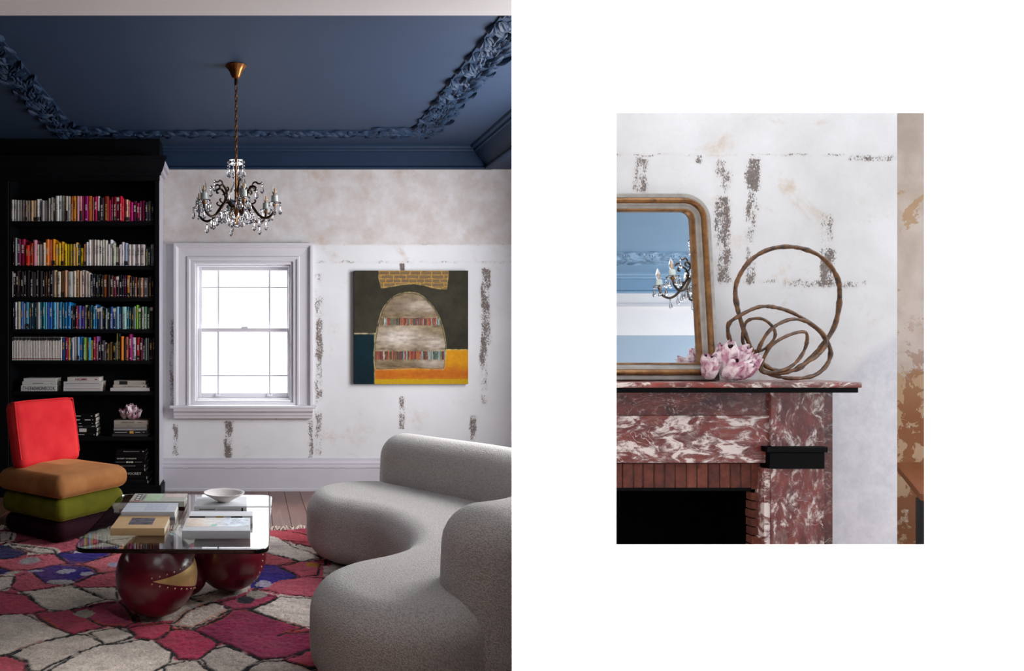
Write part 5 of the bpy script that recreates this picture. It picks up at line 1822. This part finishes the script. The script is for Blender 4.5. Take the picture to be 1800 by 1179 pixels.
# stitched seam down the outside of the sofa's near back (follows the upholstery)
bpy.context.view_layer.update()
from mathutils.bvhtree import BVHTree
bko = [c for c in sofa.children if c.name.startswith('backrest')][0]
bvh = BVHTree.FromPolygons([bko.matrix_world @ v.co for v in bko.data.vertices], [tuple(p.vertices) for p in bko.data.polygons])
sp_ = []
for (a, b) in ((820, 950), (816, 985), (814, 1020), (814, 1055), (816, 1090), (817, 1130), (817, 1175)):
    d = (P(a, b, 1.0) - Vector((0, 0, EYE))).normalized()
    hit = bvh.ray_cast(Vector((0, 0, EYE)), d)
    if hit[0] is not None:
        sp_.append(hit[0] - Vector(sl_) + hit[1] * 0.0005)
if len(sp_) > 3:
    MB().tube(catmull([tuple(p) for p in sp_], 4, False), 0.0022, 6).build('seam', M['boucle'], sofa, angle=80)

# ------------------------------------------------------------------ fireplace
YS, YFZ, YPL = 2.26, 2.375, 2.362        # fronts of the shelf, the frieze and the pilaster
FX0 = 1.07                               # left end (hidden by the partition)
zs_top, zs_bot = PZ(672, YS), PZ(681.5, YS)
fp = thing('fireplace', 'red veined marble fireplace with a brick-lined hearth', 'fireplace', (1.5, YM, 0))
fpl = Vector(fp.location)


def FP(m_, name, mat, bevel=0.0, parent=None):
    m_.v = [(p[0] - fpl.x, p[1] - fpl.y, p[2] - fpl.z) for p in m_.v]
    return m_.build(name, mat, parent or fp, bevel=bevel, seg=2 if bevel > 0.002 else 1)


FP(MB().box(FX0, PX(1516, YS), YS, YM - 0.001, zs_bot, zs_top), 'shelf', M['marble_shelf'], 0.003)
FP(MB().box(FX0, PX(1509, YS + 0.01), YS + 0.01, YM - 0.001, PZ(690, YS + 0.01), zs_bot), 'shelf_bed', M['slate'], 0.001)
z690, z730, z813 = PZ(690, YFZ), PZ(730, YFZ), PZ(813, YFZ)
FP(MB().box(FX0, PX(1357, YFZ), YFZ, YM - 0.001, z730, z690 + 0.006), 'upper_frieze', M['marble_b'], 0.001)
FP(MB().box(FX0, PX(1357, YFZ - 0.002), YFZ - 0.003, YM - 0.001, z813, z730), 'lower_frieze', M['marble_a'], 0.001)
p0, p1 = PX(1356, YPL), PX(1449, YPL)
FP(MB().box(p0, p1, YPL, YM - 0.001, PZ(786, YPL), PZ(689, YPL)), 'pilaster_cap_panel', M['marble_c'], 0.001)
Yk = YPL - 0.02
FP(MB().box(PX(1349, Yk), PX(1456, Yk), Yk, YM - 0.001, PZ(795, Yk), PZ(785.5, Yk)), 'capital_ledge', M['slate'], 0.0015)
FP(MB().box(PX(1354, Yk + 0.008), PX(1450, Yk + 0.008), Yk + 0.008, YM - 0.001, PZ(824, Yk + 0.008), PZ(795, Yk + 0.008)), 'capital_block', M['slate'], 0.0015)
FP(MB().box(p0, p1, YPL, YM - 0.001, 0.0, PZ(823, YPL)), 'pilaster_panel', M['marble_c'], 0.001)
FP(MB().box(PX(1345, YPL), p0 - 0.0005, YPL + 0.004, YM - 0.001, 0.0, PZ(823, YPL)), 'pilaster_edge', M['marble_a'], 0.001)
FP(MB().box(p1 + 0.0005, PX(1464, YPL + 0.03), YPL + 0.03, YM - 0.001, 0.0, PZ(690, YPL)), 'pilaster_return', M['marble_b'], 0.001)
# firebox
YBK = YM - 0.035
YH = 2.59
fb = FP(MB().box(FX0, fbx1 - 0.001, YH - 0.01, YH, 0, zl - 0.001).box(fbx1 - 0.008, fbx1 - 0.001, YBK + 0.01, YH, 0, zl - 0.001).box(FX0, fbx1 - 0.001, YBK + 0.01, YH, zl - 0.008, zl - 0.001).box(FX0, fbx1 - 0.001, YBK + 0.01, YH, 0, 0.01), 'firebox', M['soot'])
FP(MB().box(FX0, PX(1322, YBK - 0.005), YBK - 0.002, YM - 0.004, PZ(862.5, YBK), PZ(857, YBK)), 'lintel_bar', M['slate'], 0.001)
FP(MB().box(FX0, PX(1346, YBK + 0.004), YBK + 0.004, YM - 0.002, zl, PZ(812, YBK)), 'mortar_bed', M['mortar'])
FP(MB().box(fbx1 + 0.002, PX(1346, YBK + 0.004), YBK + 0.005, YM - 0.002, 0, zl), 'mortar_bed', M['mortar_pale'])
rb = random.Random(2)
edges = [1048, 1066.5, 1083, 1094.5, 1113.5, 1130.5, 1149.5, 1168.5, 1187, 1207, 1225.5, 1245, 1265.5, 1284, 1302, 1320.5, 1342.5]
for a, b in zip(edges[:-1], edges[1:]):
    y = YBK - 0.001 + 0.003 * rb.random()
    if PX(a, y) < FX0 - 0.0:
        continue
    FP(MB().box(PX(a + 1.0, y), PX(b - 1.0, y), y, YM - 0.003, zl + 0.001, PZ(814.5, y)), 'brick', M['brick'], 0.0015)
for k in range(8):
    ya = 866 + 15.3 * k
    y = YBK - 0.001 + 0.003 * rb.random()
    FP(MB().box(PX(1321.5 + 1.5 * rb.random(), y), PX(1343.5, y), y, YM - 0.003, PZ(ya + 13.2, y), PZ(ya, y)), 'brick', M['brick'], 0.0015)

# ------------------------------------------------------------------ mirror over the fireplace
YG = 2.385
mir = thing('mirror', 'round-cornered gilt and grey framed mirror leaning on the mantel', 'mirror')
zb_ = zs_top + 0.001
mx1, mz1 = PX(1250, YG), PZ(338, YG)
mx0 = 1.075
mw, mh = mx1 - mx0, mz1 - zb_
mir.location = ((mx0 + mx1) / 2, YG - 0.03, zb_)
tilt = -0.09
mir.rotation_euler = (tilt, 0, 0)


def frame_loop(ins, depth, r):
    """closed path: square lower corners, rounded upper corners"""
    x0, x1, z0, z1 = -mw / 2 + ins, mw / 2 - ins, ins, mh - ins
    rr_ = max(0.01, r - ins)
    pts_ = [(x0, z0), (x1, z0)]
    n = 12
    for k in range(n + 1):
        a = math.pi / 2 * k / n
        pts_.append((x1 - rr_ + rr_ * math.cos(a), z1 - rr_ + rr_ * math.sin(a)))
    for k in range(n + 1):
        a = math.pi / 2 + math.pi / 2 * k / n
        pts_.append((x0 + rr_ + rr_ * math.cos(a), z1 - rr_ + rr_ * math.sin(a)))
    return [(p, -depth, q) for p, q in pts_]


def frame_part(name, prof_, mat, R_=0.085):
    loops = [frame_loop(i, d, R_) for i, d in prof_]
    n = len(loops[0])
    v, f = [], []
    for l_ in loops:
        v += l_
    for j in range(len(loops) - 1):
        for k in range(n):
            k2 = (k + 1) % n
            f.append((j * n + k, j * n + k2, (j + 1) * n + k2, (j + 1) * n + k))
    return MB().add(v, f).build(name, mat, mir, angle=40)


kk = YG / FPX
frame_part('outer_lip', [(0, -0.012), (0, 0.014), (0.003, 0.018), (8 * kk, 0.018), (9 * kk, 0.012)], M['grey_gesso'])
frame_part('gilt_roll', [(8.5 * kk, 0.010), (9 * kk, 0.022), (11 * kk, 0.029), (14 * kk, 0.032), (17 * kk, 0.029), (18.5 * kk, 0.022), (19 * kk, 0.012)], M['gilt'])
frame_part('grey_cove', [(18.5 * kk, 0.014), (19 * kk, 0.020), (21 * kk, 0.020), (23 * kk, 0.013), (26 * kk, 0.011), (27.5 * kk, 0.011)], M['grey_gesso'])
frame_part('gilt_slip', [(27 * kk, 0.009), (27.5 * kk, 0.014), (29.5 * kk, 0.014), (31 * kk, 0.008), (31 * kk, -0.002)], M['gilt'])
gl = frame_loop(29 * kk, -0.001, 0.085)
gb = [(p, 0.004, q) for p, _, q in gl]
n = len(gl)
MB().add(gl + gb, [tuple(range(n)), tuple(range(n, 2 * n))[::-1]] + [(k, (k + 1) % n, n + (k + 1) % n, n + k) for k in range(n)]).build('glass', M['mirror'], mir, angle=0)

# ------------------------------------------------------------------ looped vine sculpture on the mantel
YV = 2.34
sc_loc = P(1385, 668, YV)
scu = thing('vine_sculpture', 'sculpture of twisted brown vine loops standing on the mantel shelf', 'sculpture', (sc_loc.x, YV, zs_top + 0.001))
loops = [
    ([(1296, 540, 0), (1294, 500, 0.01), (1315, 462, 0.01), (1350, 439, 0.0), (1395, 434, -0.01), (1440, 449, -0.01), (1469, 482, 0.0), (1476, 520, 0.01), (1468, 570, 0.015), (1446, 606, 0.01), (1418, 636, 0.0), (1398, 650, -0.01), (1360, 650, -0.012), (1330, 628, -0.01), (1312, 592, -0.005)], 0.0070),
    ([(1280, 572, 0.0), (1296, 557, -0.01), (1332, 540, -0.015), (1362, 540, -0.01), (1398, 552, 0.0), (1438, 580, 0.01), (1459, 612, 0.01), (1454, 640, 0.0), (1430, 660, -0.01), (1390, 665, -0.015), (1350, 656, -0.01), (1325, 636, 0.0), (1300, 620, 0.01), (1284, 600, 0.01)], 0.0062),
    ([(1330, 640, -0.01), (1335, 610, -0.02), (1356, 578, -0.02), (1392, 561, -0.01), (1428, 570, 0.0), (1452, 598, 0.0), (1440, 622, -0.01), (1412, 640, -0.02), (1384, 654, -0.02), (1350, 655, -0.015)], 0.0058),
    ([(1338, 652, -0.02), (1352, 612, -0.03), (1384, 590, -0.03), (1416, 584, -0.02), (1416, 610, -0.015), (1398, 638, -0.02), (1370, 652, -0.025)], 0.0052),
    ([(1312, 566, -0.01), (1338, 560, -0.02), (1358, 574, -0.02), (1362, 592, -0.02), (1346, 612, -0.02), (1325, 616, -0.01), (1306, 602, 0.0)], 0.0048)]
for (pp, r_) in loops:
    pts = []
    for (a, b, dy) in pp:
        y = YV + dy
        q = P(a, b, y)
        q.z = max(q.z, zs_top + 0.008)
        pts.append((q.x - sc_loc.x, dy, q.z - zs_top - 0.001))
    pts = catmull(pts, 8)
    rv = random.Random(len(pts))
    m_ = len(pts)
    rad = [r_ * (0.86 + 0.22 * math.sin(k * 0.9) * rv.random() + 0.22 * rv.random()) for k in range(m_)]
    MB().tube(pts, rad, 8, True).build('vine_loop', M['vine'], scu, angle=80)

# barnacle cluster on the mantel
ks = 0.95
barnacle_cluster('barnacle_cluster', 'pale pink barnacle shell cluster on the mantel beside the gilt mirror', (PX(1277, 2.315), 2.315, zs_top + 0.001), 1,
                 [(a * ks, b * ks, c * ks, d * ks, e * ks, f_, g_) for (a, b, c, d, e, f_, g_) in SHELL], 8)

# ------------------------------------------------------------------ side table beyond the chimney breast
zt2 = 0.70
A, B = on_plane(1572, 812, zt2), on_plane(1618, 868, zt2)
A2, B2 = (A[0] + 0.35, A[1] - 0.10), (B[0] + 0.35, B[1] - 0.10)
A2 = (A[0] + 0.45, A[1] + 0.0)
tb = thing('side_table', 'orange-brown wooden table edge on a black bolted iron leg', 'table', (B[0], B[1], 0))
poly = round_corners([A, B, (B[0] + 0.5, B[1] - 0.12), (A[0] + 0.6, A[1] + 0.02)], 0.02, 4)
MB().prism([(p - B[0], q - B[1]) for p, q in poly], lambda p, q, s: (p, q, s), zt2 - 0.028, zt2).build('table_top', M['table_wood'], tb, bevel=0.003)
lx, ly = 0.05, 0.03
lg = MB().box(lx, lx + 0.05, ly, ly + 0.05, -0.025, zt2 - 0.028).build('leg', M['iron'], tb, bevel=0.003)
for zz in (zt2 - 0.10, zt2 - 0.15):
    MB().prism([(0.009 * math.cos(a), 0.009 * math.sin(a)) for a in [k * math.pi / 4 for k in range(8)]], lambda p, q, s: (lx + 0.02 + p, s, zz + q), ly - 0.005, ly + 0.001).build('bolt', M['bolt'], lg)
for (dx, dy) in ((0.45, -0.05), (0.38, 0.3)):
    MB().box(lx + dx, lx + dx + 0.05, ly + dy, ly + dy + 0.05, -0.025, zt2 - 0.028).build('leg', M['iron'], tb, bevel=0.003)
